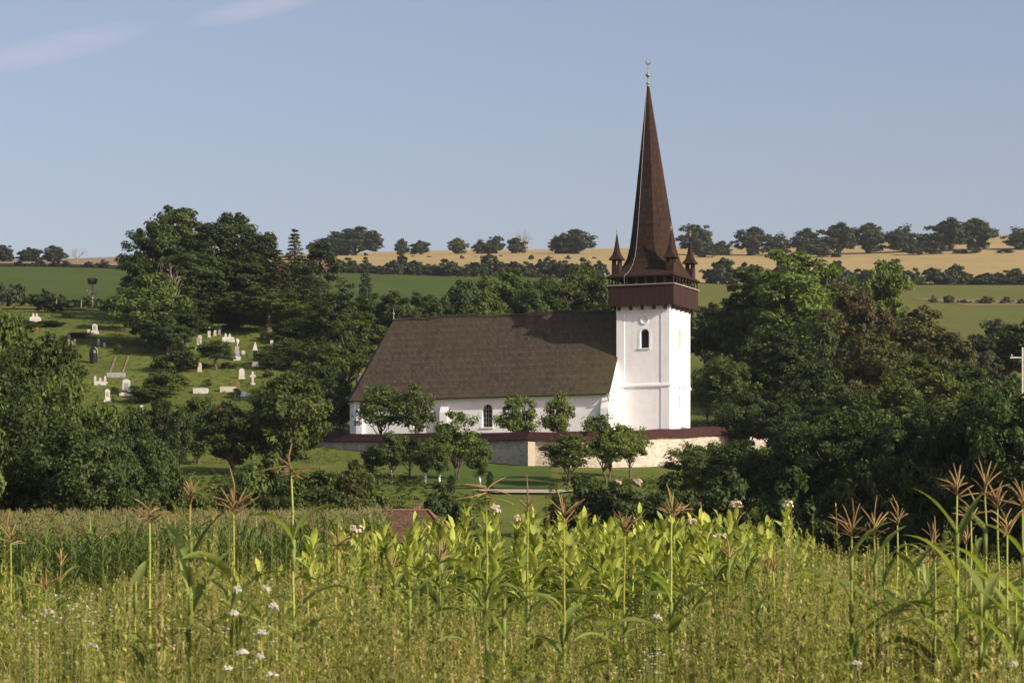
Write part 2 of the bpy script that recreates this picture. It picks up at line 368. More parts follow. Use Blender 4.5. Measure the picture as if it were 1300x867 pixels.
structure(part('terrain', mesh_np('terrain', Vt, np.stack([a, a+1, a+NX+1, a+NX], 1), 'meadow', True)))
def sheet(name, mat, Ys, ufun, off, nu=60, wob=0.0, world=False):
    Ys = np.asarray(Ys, float); V = []
    for i, y in enumerate(Ys):
        u0, u1 = ufun(y); x0, x1 = (u0, u1) if world else (ux(u0, y), ux(u1, y))
        xs = np.linspace(x0, x1, nu); yy = np.full(nu, y)+wob*np.sin(xs*0.03+i)*(0 < i < len(Ys)-1)
        V.append(np.stack([xs, yy, gz(xs, yy)+off], 1))
    V = np.concatenate(V); n = len(Ys)
    ii, jj = np.meshgrid(np.arange(n-1), np.arange(nu-1), indexing='ij'); a = (ii*nu+jj).ravel()
    return structure(part(name, mesh_np(name, V, np.stack([a, a+1, a+nu+1, a+nu], 1), mat, True)))
sheet('soil_field', 'soil', np.linspace(27, 118, 60), lambda y: (-25-0.25*y, 25+0.25*y), 0.02, 60, world=True)
sheet('green_field', 'crop_green', np.linspace(500, 1010, 70), lambda y: (-350, 912), 0.5, 90)
sheet('pasture', 'pasture_grass', np.linspace(560, 1030, 60), lambda y: (880, 1700), 0.75, 60)
sheet('dry_bank', 'dry_bank', np.linspace(868, 915, 8), lambda y: (1150+(915-y)*1.6, 1700), 0.85, 40)
sheet('stubble_field', 'stubble', np.linspace(1045, 1850, 90), lambda y: (-350, 1750), 0.6, 90)
sheet('ploughed_field', 'ploughed', np.linspace(1060, 1140, 10), lambda y: (215, 545-(y-1060)*0.1), 1.1, 60)
sheet('fallow_field', 'ploughed', np.linspace(1052, 1850, 40), lambda y: (-350, 216), 1.1, 40)
sheet('lawn', 'lawn', np.linspace(256, 283, 20), lambda y: (540, 700), 0.08, 30)
sheet('gravel_track', 'gravel', np.linspace(249.6, 253.2, 6), lambda y: (604+(252.6-y)*9, 706+(y-250)*10), 0.2, 40)
sheet('footpath', 'ploughed', np.linspace(368, 383, 12), lambda y: (138+(y-368)*0.55, 140.5+(y-368)*0.55), 0.12, 4)
sheet('footpath', 'ploughed', np.linspace(368, 383, 12), lambda y: (154+(y-368)*0.55, 156.5+(y-368)*0.55), 0.12, 4)
sheet('dirt_track', 'dry_bank', np.linspace(452, 458, 4), lambda y: (-60, 110), 0.25, 30)

# ------------------------------------------------------------------ church
CZ = g1(12, 301)-0.2
ch = thing('church', 'white village church with shingled nave roof and tall dark brown spire', 'church', (10.4, 300, 0), R(-22.6))
def apply_bool(me_solid, cutters, mat):
    o = bpy.data.objects.new('tmp', me_solid); COL.objects.link(o); tmp = [o]
    for c in cutters:
        k = bpy.data.objects.new('tmpc', c); COL.objects.link(k); tmp.append(k)
        m = o.modifiers.new('b', 'BOOLEAN'); m.operation = 'DIFFERENCE'; m.object = k; m.solver = 'EXACT'
    dg = bpy.context.evaluated_depsgraph_get(); dg.update()
    me = bpy.data.meshes.new_from_object(o.evaluated_get(dg))
    for t in tmp: bpy.data.objects.remove(t)
    me.materials.clear(); me.materials.append(MAT[mat]); return me
def arch(cx, z0, w, h, n=12):
    r = w/2; zs = z0+h-r
    return [(cx-r, z0), (cx+r, z0)]+[(cx+r*math.cos(math.pi*i/n), zs+r*math.sin(math.pi*i/n)) for i in range(n+1)]
def ring_wall(mb, foot, z0, z1): mb.prism(foot, z0, z1, 'z')
EZ = 22.55; RZ = 31.9
foot = [(0, 0), (-30.1, 0), (-31.2, 1.3), (-31.2, 9.1), (-30.1, 10.4), (0, 10.4)]
m = MB(); ring_wall(m, foot, CZ-1, EZ+0.3)
WX, WZ = -14.15, 19.35
c1 = MB(); c1.prism(arch(WX, WZ, 1.2, 2.45), -0.6, 0.62)
c2 = MB(); c2.prism(arch(WX-8.2, WZ, 1.2, 2.45), -0.6, 0.62)
nave = part('nave_wall', apply_bool(m.mesh('nave_wall', 'lime_plaster'), [c1.mesh('c', 'lime_plaster'), c2.mesh('c', 'lime_plaster')], 'lime_plaster'), ch)
for wx in (WX, WX-8.2):
    w = MB(); w.prism(arch(wx, WZ+0.02, 1.16, 2.4), 0.46, 0.56); wn = w.build('window', 'glass_dark', ch)
    f = MB()
    for k in (-0.29, 0.0, 0.29): f.box(wx+k-0.022, wx+k+0.022, 0.40, 0.46, WZ+0.05, WZ+(2.38 if k == 0 else 2.22))
    for k in (0.5, 1.0, 1.5, 1.95): f.box(wx-0.55, wx+0.55, 0.405, 0.452, WZ+k-0.02, WZ+k+0.02)
    f.build('frame', 'metal_grey', wn)
    sl = MB(); sl.box(wx-0.75, wx+0.75, -0.10, 0.02, WZ-0.14, WZ-0.003); sl.build('sill', 'lime_plaster', wn)
for x0, wd, top in ((-19.6, 0.9, EZ-0.35), (-0.95, 0.9, EZ-0.3), (-29.6, 0.7, EZ-0.4)):
    b = MB(); b.prism([(-0.42, CZ-1), (-0.42, top-1.2), (-0.003, top), (-0.003, CZ-1)], x0, x0+wd, 'x'); b.build('buttress', 'lime_plaster', ch)
cb = MB(); cb.box(-30.0, -0.002, -0.16, -0.004, EZ-0.12, EZ+0.22); cb.build('cornice', 'lime_plaster', ch)
# roof: eaves outline lofted to the ridge with a flared foot
prof = [(0.0, EZ), (0.06, EZ+0.42), (0.14, EZ+1.12), (0.26, EZ+2.22), (0.45, EZ+4.05), (0.7, EZ+6.5), (1.0, RZ)]
x1, x2 = 0.06, -31.75
outl = [(x1-(x1+30.4)*k/14, -0.6) for k in range(15)]+[(-31.1, 0.2), (x2, 1.05), (x2, 3.2), (x2, 5.2), (x2, 7.2), (x2, 9.35), (-31.1, 10.2)]+[(-30.4+(x1+30.4)*k/14, 11.0) for k in range(15)]
def rpt(p, f, z):
    rx_ = min(max(p[0], -27.7), x1)
    sag = 0.10*math.sin(rx_*0.55)*f+0.06*math.sin(rx_*1.7+1)*f
    return (p[0]+(rx_-p[0])*f, p[1]+(5.2-p[1])*f, z+sag)
m = MB(); no = len(outl)
vs = [rpt(p, f, z) for f, z in prof for p in outl]
fs = [(i*no+j, i*no+j+1, (i+1)*no+j+1, (i+1)*no+j) for i in range(len(prof)-1) for j in range(no-1)]
m.add(vs, fs); ro = m.build('roof', 'roof_shingle', ch)
sm = ro.modifiers.new('thick', 'SOLIDIFY'); sm.thickness = 0.16; sm.offset = -1
rc = MB(); rc.tube([rpt((x, 5.2), 1, RZ+0.04) for x in np.linspace(0.3, -27.8, 30)], 0.10, 6); rc.build('ridge_cap', 'roof_shingle', ro)
fi = MB(); fi.tube([(-27.7, 5.2, RZ), (-27.7, 5.2, RZ+1.25)], [0.07, 0.02], 6); fi.lathe([(0.02, 0), (0.13, 0.1), (0.13, 0.2), (0.02, 0.3)], 8, (-27.7, 5.2, RZ+0.45)); fi.build('finial', 'stone_grey', ro)
gb = MB(); gp = [(-0.003, EZ+0.3)]+[(-0.6+5.8*f, z-0.22) for f, z in prof[1:]]+[(11.0-5.8*f, z-0.22) for f, z in prof[-2:0:-1]]+[(10.397, EZ+0.3)]
gb.prism(gp, -0.35, -0.002, 'x'); gb.build('gable', 'lime_plaster', ch)
dp = MB(); dp.tube([(-0.1, -0.62, EZ-0.02), (-0.1, -0.5, EZ-0.3), (-0.12, -0.12, EZ-0.75), (-0.12, -0.1, CZ)], 0.07, 7); dp.build('downpipe', 'metal_light', ch)

# tower
TX0, TX1, TY0, TY1 = 0.0, 5.9, 2.05, 8.55; TXC, TYC = (TX0+TX1)/2, (TY0+TY1)/2
TTOP = 31.95
m = MB(); m.box(TX0, TX1, TY0, TY1, CZ-1, TTOP+0.4)
cuts = []
def cut_front(x, z, w, h, d=0.55, a=True):
    c = MB(); c.prism(arch(x, z, w, h) if a else [(x-w/2, z), (x+w/2, z), (x+w/2, z+h), (x-w/2, z+h)], TY0-0.5, TY0+d); cuts.append(c.mesh('c', 'lime_plaster'))
def cut_side(y, z, w, h, d=0.4):
    c = MB(); c.prism(arch(y, z, w, h), TX1-d, TX1+0.5, 'x'); cuts.append(c.mesh('c', 'lime_plaster'))
FWX = 3.12; FWZ = 27.45
cut_front(FWX, FWZ, 0.95, 2.0); cut_side(TYC, 27.5, 0.95, 2.1, 0.16); cut_side(TYC, 21.2, 0.75, 1.35, 0.16); cut_side(TYC-0.1, 30.2, 0.3, 0.9, 0.16)
tower = part('tower', apply_bool(m.mesh('tower', 'lime_plaster'), cuts, 'lime_plaster'), ch)
w = MB(); w.prism(arch(FWX, FWZ+0.01, 0.92, 1.96), TY0+0.44, TY0+0.52); wn = w.build('window', 'glass_dark', tower)
s_ = MB(); s_.box(FWX-0.7, FWX+0.7, TY0-0.10, TY0+0.02, FWZ-0.13, FWZ-0.003); s_.build('sill', 'lime_plaster', tower)
m = MB()     # raised plaster frame round the arched opening
ro_, ri_ = 0.72, 0.49; zc = FWZ+2.0-0.475
for k in range(12):
    a0, a1 = math.pi*k/12, math.pi*(k+1)/12
    m.prism([(FWX+r*math.cos(a), zc+r*math.sin(a)) for r, a in ((ri_, a0), (ro_, a0), (ro_, a1), (ri_, a1))], TY0-0.025, TY0-0.002)
for s in (-1, 1): m.box(FWX+min(s*ri_, s*ro_), FWX+max(s*ri_, s*ro_), TY0-0.025, TY0-0.002, FWZ+0.01, zc)
m.build('window_surround', 'lime_plaster', tower)
m = MB()     # round plaster medallion
for k in range(20):
    a0, a1 = 2*math.pi*k/20, 2*math.pi*(k+1)/20
    m.prism([(FWX+r*math.cos(a), 30.45+r*math.sin(a)) for r, a in ((0.36, a0), (0.5, a0), (0.5, a1), (0.36, a1))], TY0-0.08, TY0-0.002)
m.build('medallion', 'lime_plaster', tower)
m = MB(); m.box(TX0-0.14, TX1+0.14, TY0-0.14, TY1+0.14, 23.35, 23.55); m.frustum(TX0-0.09, TX1+0.09, TY0-0.09, TY1+0.09, 23.55, 23.72, 0.985); m.build('string_course', 'lime_plaster', tower)
for z0, z1 in ((CZ-1, 23.35), (23.55, 31.2)):     # flat corner strips above and below the string course
    for x0, x1_ in ((TX0-0.05, TX0+0.85), (TX1-0.95, TX1+0.05)): m = MB(); m.box(x0, x1_, TY0-0.05, TY0+0.3, z0, z1); m.build('corner_strip', 'lime_plaster', tower)
    for y0, y1_ in ((TY0+0.304, TY0+0.9), (TY1-0.9, TY1+0.05)): m = MB(); m.box(TX1-0.3, TX1+0.052, y0, y1_, z0, z1); m.build('corner_strip', 'lime_plaster', tower)
m = MB(); m.box(TX0-0.07, TX1+0.07, TY0-0.07, TY1+0.07, 31.2, TTOP+0.1); m.build('frieze', 'lime_plaster', tower)
for zz, ww, hh_ in ((27.5, 0.9, 2.05), (21.2, 0.7, 1.3)):
    w = MB(); w.prism(arch(TYC, zz+.01, ww, hh_), TX1-0.15, TX1-0.08, 'x'); w.build('louvre', 'stone_cream', tower)
# timber gallery
G = 0.72; gx0, gx1, gy0, gy1 = TX0-G, TX1+G, TY0-G, TY1+G
ga = MB(); ga.box(gx0+0.06, gx1-0.06, gy0+0.06, gy1-0.06, 32.12, 32.3); gal = ga.build('gallery', 'timber_dark', ch)
m = MB()
def planks(along, fixed, lo, hi, outward):
    n = int(round((hi-lo)/0.19)); st = (hi-lo)/n
    for k in range(n):
        a0, a1 = lo+k*st+0.008, lo+(k+1)*st-0.008; j = 0.012*random.Random(k*3+int(fixed*7)).random(); zz = 31.95-0.10*(k % 2)
        f0, f1 = (fixed, fixed+outward*(0.05+j)); f0, f1 = min(f0, f1), max(f0, f1)
        if along == 'x': m.box(a0, a1, f0, f1, zz, 34.05)
        else: m.box(f0, f1, a0, a1, zz, 34.05)
planks('x', gy0+0.06, gx0, gx1, -1); planks('x', gy1-0.06, gx0, gx1, 1); planks('y', gx0+0.06, gy0+0.06, gy1-0.06, -1); planks('y', gx1-0.06, gy0+0.06, gy1-0.06, 1)
m.build('parapet', 'timber_boards', gal)
m = MB(); e = 0.12
m.box(gx0-e, gx1+e, gy0-e, gy0+0.1, 34.06, 34.16); m.box(gx0-e, gx1+e, gy1-0.1, gy1+e, 34.06, 34.16)
m.box(gx0-e, gx0+0.1, gy0+0.102, gy1-0.102, 34.06, 34.16); m.box(gx1-0.1, gx1+e, gy0+0.102, gy1-0.102, 34.06, 34.16); m.build('rail', 'metal_light', gal)
def arcade(lo, hi, fixed, along, n):
    a = MB(); st = (hi-lo)/n
    for k in range(n):
        c = lo+(k+0.5)*st; r = st*0.40; zt, zs = 35.05, 34.62
        pts = [(c-st/2, 34.16), (c-r, 34.16), (c-r, zs)]+[(c-r*math.cos(math.pi*i/8), zs+0.30*math.sin(math.pi*i/8)) for i in range(1, 8)]+[(c+r, zs), (c+r, 34.16), (c+st/2, 34.16), (c+st/2, zt), (c-st/2, zt)]
        # split into a left post, a right post and a spandrel fan so that each face stays convex
        top = [(c-r*math.cos(math.pi*i/8), zs+0.30*math.sin(math.pi*i/8)) for i in range(9)]
        for p in ([(c-st/2, 34.16), (c-r, 34.16), (c-r, zs), (c-st/2, zs)], [(c+r, 34.16), (c+st/2, 34.16), (c+st/2, zs), (c+r, zs)]):
            a.prism(p, fixed-0.05, fixed+0.05, 'y' if along == 'x' else 'x')
        a.prism([(c-st/2, zs), (c-r, zs), (c-r, zt), (c-st/2, zt)], fixed-0.05, fixed+0.05, 'y' if along == 'x' else 'x')
        a.prism([(c+r, zs), (c+st/2, zs), (c+st/2, zt), (c+r, zt)], fixed-0.05, fixed+0.05, 'y' if along == 'x' else 'x')
        for i in range(8):
            p0, p1 = top[i], top[i+1]
            a.prism([p0, p1, (p1[0], zt), (p0[0], zt)], fixed-0.05, fixed+0.05, 'y' if along == 'x' else 'x')
    return a.build('arcade', 'timber_boards', gal)
arcade(gx0, gx1, gy0+0.05, 'x', 7); arcade(gx0, gx1, gy1-0.05, 'x', 7)
arcade(gy0+0.11, gy1-0.11, gx0+0.05, 'y', 8); arcade(gy0+0.11, gy1-0.11, gx1-0.05, 'y', 8)
m = MB(); m.box(TX0+0.5, TX1-0.5, TY0+0.5, TY1-0.5, 32.3, 36.0); m.build('belfry_core', 'timber_dark', gal)
for k in range(5):
    b = MB(); x = TX0+0.35+k*(TX1-TX0-0.7)/4; b.box(x-0.1, x+0.1, gy0+0.12, TY0+0.05, 31.5, 31.93); b.build('corbel', 'timber_dark', gal)
    b = MB(); y = TY0+0.4+k*(TY1-TY0-0.8)/4; b.box(TX1-0.05, gx1-0.12, y-0.1, y+0.1, 31.5, 31.93); b.build('corbel', 'timber_dark', gal)
# spire: square skirt sweeping into an octagonal needle, its tip a little out of plumb
def lean(z): return -0.62*max(0, (z-36)/19.7)**1.1
prf = [(34.95, gx1-TXC+0.20, gy1-TYC+0.20, .01), (35.1, gx1-TXC+0.18, gy1-TYC+0.18, .02), (35.45, 3.35, 3.60, .22), (35.9, 3.0, 3.2, .55), (36.5, 2.72, 2.84, .95), (37.3, 2.50, 2.56, 1.25), (38.4, 2.30, 2.32, 1.32), (40.2, 2.04, 2.04, 1.195), (44.0, 1.56, 1.56, .91), (48.0, 1.07, 1.07, .63), (52.0, .58, .58, .34), (55.75, .13, .13, .075)]
vs = []
for z, ax, ay, c in prf:
    L = lean(z)
    vs += [(TXC+L+px, TYC+py, z) for px, py in ((-ax+c, -ay), (ax-c, -ay), (ax, -ay+c), (ax, ay-c), (ax-c, ay), (-ax+c, ay), (-ax, ay-c), (-ax, -ay+c))]
m = MB(); n = len(prf)
m.add(vs, [(i*8+j, i*8+(j+1) % 8, (i+1)*8+(j+1) % 8, (i+1)*8+j) for i in range(n-1) for j in range(8)]+[tuple(range(8))[::-1], tuple((n-1)*8+j for j in range(8))])
spire = m.build('spire', 'spire_shingle', ch)
tx = TXC+lean(55.75)
m = MB(); m.lathe([(0.15, 0.0), (0.16, 0.084), (0.06, 0.14), (0.06, 0.224), (0.19, 0.294), (0.22, 0.364), (0.12, 0.476), (0.05, 0.525), (0.05, 0.945), (0.11, 1.05), (0.25, 1.134), (0.28, 1.225), (0.23, 1.33), (0.1, 1.435), (0.035, 1.61), (0.03, 2.38)], 12, (tx, TYC, 55.7)); fin = m.build('finial', 'copper_green', spire, True)
m = MB()
m.prism([(tx-0.30, 58.162), (tx-0.12, 58.017), (tx+0.10, 58.000), (tx+0.26, 58.136), (tx+0.42, 58.391), (tx+0.30, 58.323), (tx+0.12, 58.204), (tx-0.06, 58.221), (tx-0.16, 58.459), (tx-0.24, 58.561), (tx-0.30, 58.493), (tx-0.40, 58.442), (tx-0.28, 58.391)], TYC-0.03, TYC+0.03)
m.build('weathercock', 'metal_grey', fin)
m = MB()
wp = [(TXC+lean(z)-k*ax*0.72, TYC-ay*k2-0.05, z) for z, ax, ay, k, k2 in ((55.6, .14, .14, 1, 1), (48, 1.07, 1.07, .62, 1), (40.2, 2.04, 2.04, .62, 1), (38.4, 2.3, 2.32, .62, 1), (37.3, 2.5, 2.56, .62, 1), (36.5, 2.72, 2.84, .64, 1), (35.9, 3.0, 3.2, .66, 1), (35.45, 3.35, 3.6, .66, 1), (35.1, 3.8, 4.15, .66, 1), (34.2, 3.8, 4.15, .66, .97))]
m.tube(wp, 0.02, 5); m.build('lightning_conductor', 'metal_light', spire)
for tx_, ty_ in ((0.0, 2.0), (6.05, 2.15), (6.05, 8.3), (0.0, 8.3)):
    t = MB(); t.box(tx_-0.44, tx_+0.44, ty_-0.44, ty_+0.44, 35.1, 36.35); tu = t.build('turret', 'timber_boards', ch)
    t = MB()
    for sx in (-1, 0, 1):
        for sy in (-1, 0, 1):
            if sx or sy: t.box(tx_+sx*0.36-0.055, tx_+sx*0.36+0.055, ty_+sy*0.36-0.055, ty_+sy*0.36+0.055, 36.35, 36.95)
    t.build('post', 'timber_boards', tu)
    pr = [(36.88, .72, .02), (37.0, .67, .05), (37.4, .45, .18), (37.9, .30, .16), (38.5, .21, .12), (39.75, .03, .018)]
    v = []
    for z, a_, c in pr: v += [(tx_+px, ty_+py, z) for px, py in ((-a_+c, -a_), (a_-c, -a_), (a_, -a_+c), (a_, a_-c), (a_-c, a_), (-a_+c, a_), (-a_, a_-c), (-a_, -a_+c))]
    t = MB(); t.add(v, [(i*8+j, i*8+(j+1) % 8, (i+1)*8+(j+1) % 8, (i+1)*8+j) for i in range(5) for j in range(8)]+[tuple(range(8))[::-1], tuple(40+j for j in range(8))]); t.build('turret_roof', 'spire_shingle', tu)
    t = MB(); t.lathe([(0.03, 0), (0.03, 0.25), (0.10, 0.33), (0.10, 0.42), (0.03, 0.5), (0.02, 0.85)], 8, (tx_, ty_, 39.65)); t.build('finial', 'metal_light', tu)

# ------------------------------------------------------------------ churchyard wall (one ring with a tiled coping)
wl = thing('churchyard_wall', 'rubble stone churchyard wall with dark red tiled coping around the church', 'wall')
def XY(u, Y): return (ux(u, Y), Y)
line = [XY(470, 345), XY(420, 325), XY(383, 306), (ux(673, 284), 284), XY(720, 283), XY(770, 283.5), XY(820, 285.5), XY(870, 290), XY(915, 297), XY(955, 309), XY(975, 325)]
crow = {0: 543, 1: 547, 2: 551.5, 3: 548.5, 4: 548, 5: 547, 6: 545.5, 7: 543.5, 8: 541, 9: 541, 10: 541}
brow = {0: 560, 1: 572, 2: 588, 3: 597, 4: 597, 5: 597, 6: 596, 7: 594, 8: 590, 9: 588, 10: 585}
P2 = []; 
for i in range(len(line)-1):
    k = 8 if i == 2 else 3
    for q in range(k):
        f = q/k
        P2.append((line[i][0]*(1-f)+line[i+1][0]*f, line[i][1]*(1-f)+line[i+1][1]*f,
                   rowz(crow[i], line[i][1])*(1-f)+rowz(crow[i+1], line[i+1][1])*f, rowz(brow[i], line[i][1])*(1-f)+rowz(brow[i+1], line[i+1][1])*f-0.5))
P2.append((*line[-1], rowz(crow[10], line[-1][1]), rowz(brow[10], line[-1][1])-0.5))
def nrm(i):
    a_, b_ = P2[max(i-1, 0)], P2[min(i+1, len(P2)-1)]
    d = Vector((b_[0]-a_[0], b_[1]-a_[1], 0)).normalized(); return Vector((d.y, -d.x, 0))   # towards the outside (camera side)
m, cpm = MB(), MB(); T = 0.35
wv, cv = [], []
for i, (x, y, zt, zb) in enumerate(P2):
    n_ = nrm(i); c = Vector((x, y, 0)); zt2 = zt+0.05*math.sin(i*1.9)
    wv += [c+n_*(T+0.12)+Vector((0, 0, zb)), c+n_*T+Vector((0, 0, zt2-0.7)), c-n_*T+Vector((0, 0, zt2-0.7)), c-n_*T+Vector((0, 0, zb))]
    cv += [c+n_*0.75+Vector((0, 0, zt2-0.86)), c+n_*0.72+Vector((0, 0, zt2-0.76)), c+n_*0.05+Vector((0, 0, zt2)), c-n_*0.05+Vector((0, 0, zt2)), c-n_*0.72+Vector((0, 0, zt2-0.76)), c-n_*0.75+Vector((0, 0, zt2-0.86))]
N = len(P2)
m.add(wv, [(i*4+j, i*4+j+1, (i+1)*4+j+1, (i+1)*4+j) for i in range(N-1) for j in range(3)]+[(0, 1, 2, 3), tuple((N-1)*4+j for j in range(4))])
m.build('stonework', 'rubble_stone', wl)
cpm.add(cv, [(i*6+j, i*6+(j+1) % 6, (i+1)*6+(j+1) % 6, (i+1)*6+j) for i in range(N-1) for j in range(6)]+[tuple(range(6)), tuple((N-1)*6+j for j in range(6))])
cpm.build('coping', 'coping_tile', wl)
b = MB(); bx, by = ux(675.5, 283.6), 283.6
b.prism([(by-0.95, 13.0), (by-0.72, rowz(562, 284)), (by+0.2, rowz(560, 284)), (by+0.2, 13.0)], bx-0.42, bx+0.30, 'x'); b.build('buttress', 'plaster_cream', wl)
b = MB(); ex, ey = XY(383, 306); b.box(ex-0.45, ex+0.1, ey-0.7, ey+0.3, rowz(592, 306), rowz(553, 306)); b.frustum(ex-0.6, ex+0.25, ey-0.85, ey+0.45, rowz(553, 306), rowz(550.5, 306), 0.3); b.build('end_post', 'rubble_stone', wl)

# ------------------------------------------------------------------ small house in the dip
hx, hy = ux(514, 190), 190.0; hz = g1(hx, hy)
hs = thing('house', 'low farmhouse with red clay tiled hip roof half hidden behind tobacco plants', 'house', (hx, hy, 0), R(-6))
rz_ = rowz(648, 190); ez_ = rz_-2.2; L2 = 3.7
m = MB(); m.box(-L2+0.4, L2-0.4, -2.4, 2.6, hz-0.5, ez_+0.1); wl_ = m.build('wall', 'plaster_cream', hs)
w = MB(); w.box(-1.9, -1.1, -2.46, -2.38, hz+0.9, hz+2.0); w.build('window', 'glass_dark', hs)
w = MB(); w.box(0.6, 1.5, -2.45, -2.37, hz, hz+2.0); w.build('door', 'timber_boards', hs)
m = MB(); m.add([(-L2, -3, ez_), (L2, -3, ez_), (L2, 3.2, ez_), (-L2, 3.2, ez_), (-1.78, 0.1, rz_), (1.55, 0.1, rz_)], [(0, 1, 5, 4), (1, 2, 5), (2, 3, 4, 5), (3, 0, 4), (3, 2, 1, 0)])
hr = m.build('roof', 'clay_tile', hs)
m = MB(); m.tube([(-1.78, .1, rz_+.03), (1.55, .1, rz_+.03)], .09, 6)
for ex_, ey_ in ((L2, -3), (L2, 3.2)): m.tube([(1.55, .1, rz_+.03), (ex_, ey_, ez_+.03)], .09, 6)
for ex_, ey_ in ((-L2, -3), (-L2, 3.2)): m.tube([(-1.78, .1, rz_+.03), (ex_, ey_, ez_+.03)], .09, 6)
m.build('ridge_tile', 'clay', hr)
m = MB(); m.box(0.55, 0.95, 0.2, 0.65, rz_-0.5, rz_+0.38); m.box(0.5, 1.0, 0.15, 0.7, rz_+0.38, rz_+0.46); m.build('chimney', 'clay', hr)

# ------------------------------------------------------------------ trees
def unit(v): return v/np.maximum(np.linalg.norm(v, axis=-1, keepdims=True), 1e-6)
def leaf_quads(P, Nrm, size, aspect, r, tint, droop=0.0):
    """one folded diamond per point"""
    n = len(P); t = unit(np.cross(Nrm, r.normal(size=(n, 3)))); t[:, 2] -= droop; t = unit(t); b = unit(np.cross(Nrm, t)); size = size[:, None]
    fold = Nrm*size*0.10
    V = np.stack([P-t*size*.5, P+b*size*aspect*.5+fold, P+t*size*.55, P-b*size*aspect*.5+fold], 1).reshape(-1, 3)
    return V, np.arange(4*n).reshape(-1, 4), np.repeat(tint, 4)
def crown_from_clumps(C, Rc, centre, r, per, size, aspect=0.62, flat=0.75, tvar=0.22):
    """C clump centres, Rc clump radii: leaves spread through each clump, denser at its skin"""
    k = len(C); n = k*per
    ci = np.repeat(np.arange(k), per)
    d = unit(r.normal(size=(n, 3))); rad = r.random(n)**0.45
    P = C[ci]+d*(Rc[ci]*rad)[:, None]*np.array([1, 1, flat])
    out = unit(P-centre)
    Nn = unit(d*0.7+out*0.7+np.array([0, 0, .45])+r.normal(size=(n, 3))*0.75)
    tint = np.clip(0.5+r.normal(size=k)[ci]*0.12+r.normal(size=n)*tvar, 0, 1)
    return leaf_quads(P, Nn, size*(0.6+0.8*r.random(n)), aspect, r, tint)
def limb(mb, p, q, r0, r1, r, n=6, wob=0.12, seg=5):
    p, q = np.array(p, float), np.array(q, float); L = np.linalg.norm(q-p); pts = []
    for i in range(seg+1):
        f = i/seg; w = r.normal(size=3)*L*wob*0.35*math.sin(math.pi*f)
        x = p+(q-p)*f+w; x[2] += L*0.10*math.sin(math.pi*f); pts.append(x)
    mb.tube(pts, [r0+(r1-r0)*i/seg for i in range(seg+1)], n)
    return pts
def broad(seed, H=16, Rw=5.5, base=0.25, lobes=13, per_lobe=9, per=78, leaf=0.42, lobe_r=0.36, trunk_r=0.36, tall=1.0, forks=1, clump=0.55):
    r = np.random.default_rng(seed); zc = H*(base+1)/2; rz_ = H*(1-base)/2
    centre = np.array([0, 0, zc]); ph = r.random(3)*6.28
    LC, LR = [], []
    tries = 0
    while len(LC) < lobes and tries < 900:
        tries += 1
        d = unit(r.normal(size=3)); s = 0.35+0.40*r.random()
        p = centre+d*np.array([Rw, Rw, rz_])*s
        rr = Rw*lobe_r*(0.75+0.55*r.random())
        if all(np.linalg.norm((p-q)/np.array([1, 1, 1.0])) > 0.72*(rr+q_r)*0.80 for q, q_r in zip(LC, LR)): LC.append(p); LR.append(rr)
    # crown peak
    LC.append(np.array([r.normal()*Rw*.12, r.normal()*Rw*.12, H-Rw*lobe_r*.8])); LR.append(Rw*lobe_r*.85)
    C, Rc = [], []
    for p, rr in zip(LC, LR):
        for k in range(per_lobe):
            d = unit(r.normal(size=3)); d[2] = d[2]*0.8+0.12
            C.append(p+d*rr*(0.55+0.45*r.random())); Rc.append(rr*clump*(0.55+0.6*r.random()))
    C, Rc = np.array(C), np.array(Rc)
    V, F, T = crown_from_clumps(C, Rc, centre, r, per, leaf)
    low = V[:, 2].reshape(-1, 4).min(1) > H*base*0.55
    F = F[low]
    crown = mesh_np('crown', V, F, None, False, T)
    mb = MB(); fk = [np.array([0, 0, H*base*0.9])]
    if forks == 1:
        limb(mb, (0, 0, -0.6), fk[0], trunk_r*1.25, trunk_r*.9, r, 9, .05)
    else:
        fk = [np.array([math.cos(k*2.5+1)*trunk_r*3.5, math.sin(k*2.5+1)*trunk_r*1.5, H*base*0.95]) for k in range(forks)]
        for f in fk: limb(mb, (f[0]*.15, f[1]*.15, -0.5), f, trunk_r*.85, trunk_r*.6, r, 7, .05)
    if forks == 1: limb(mb, fk[0], (0, 0, H*.86), trunk_r*.85, trunk_r*.12, r, 7, .08, 7)
    for i, p in enumerate(LC):
        s = fk[i % len(fk)]; st = s if forks > 1 else np.array([0, 0, min(H*.7, max(H*base*.75, p[2]-abs(p[0])*0.7-abs(p[1])*.7-1))])
        pts = limb(mb, st, p, trunk_r*.42, trunk_r*.12, r, 6, .14)
        for k in range(3):
            c = C[i*per_lobe+k*2 % per_lobe]; limb(mb, pts[3], c, trunk_r*.13, trunk_r*.03, r, 4, .12, 3)
    return crown, mb.mesh('trunk', 'bark', True, False), 'trunk'
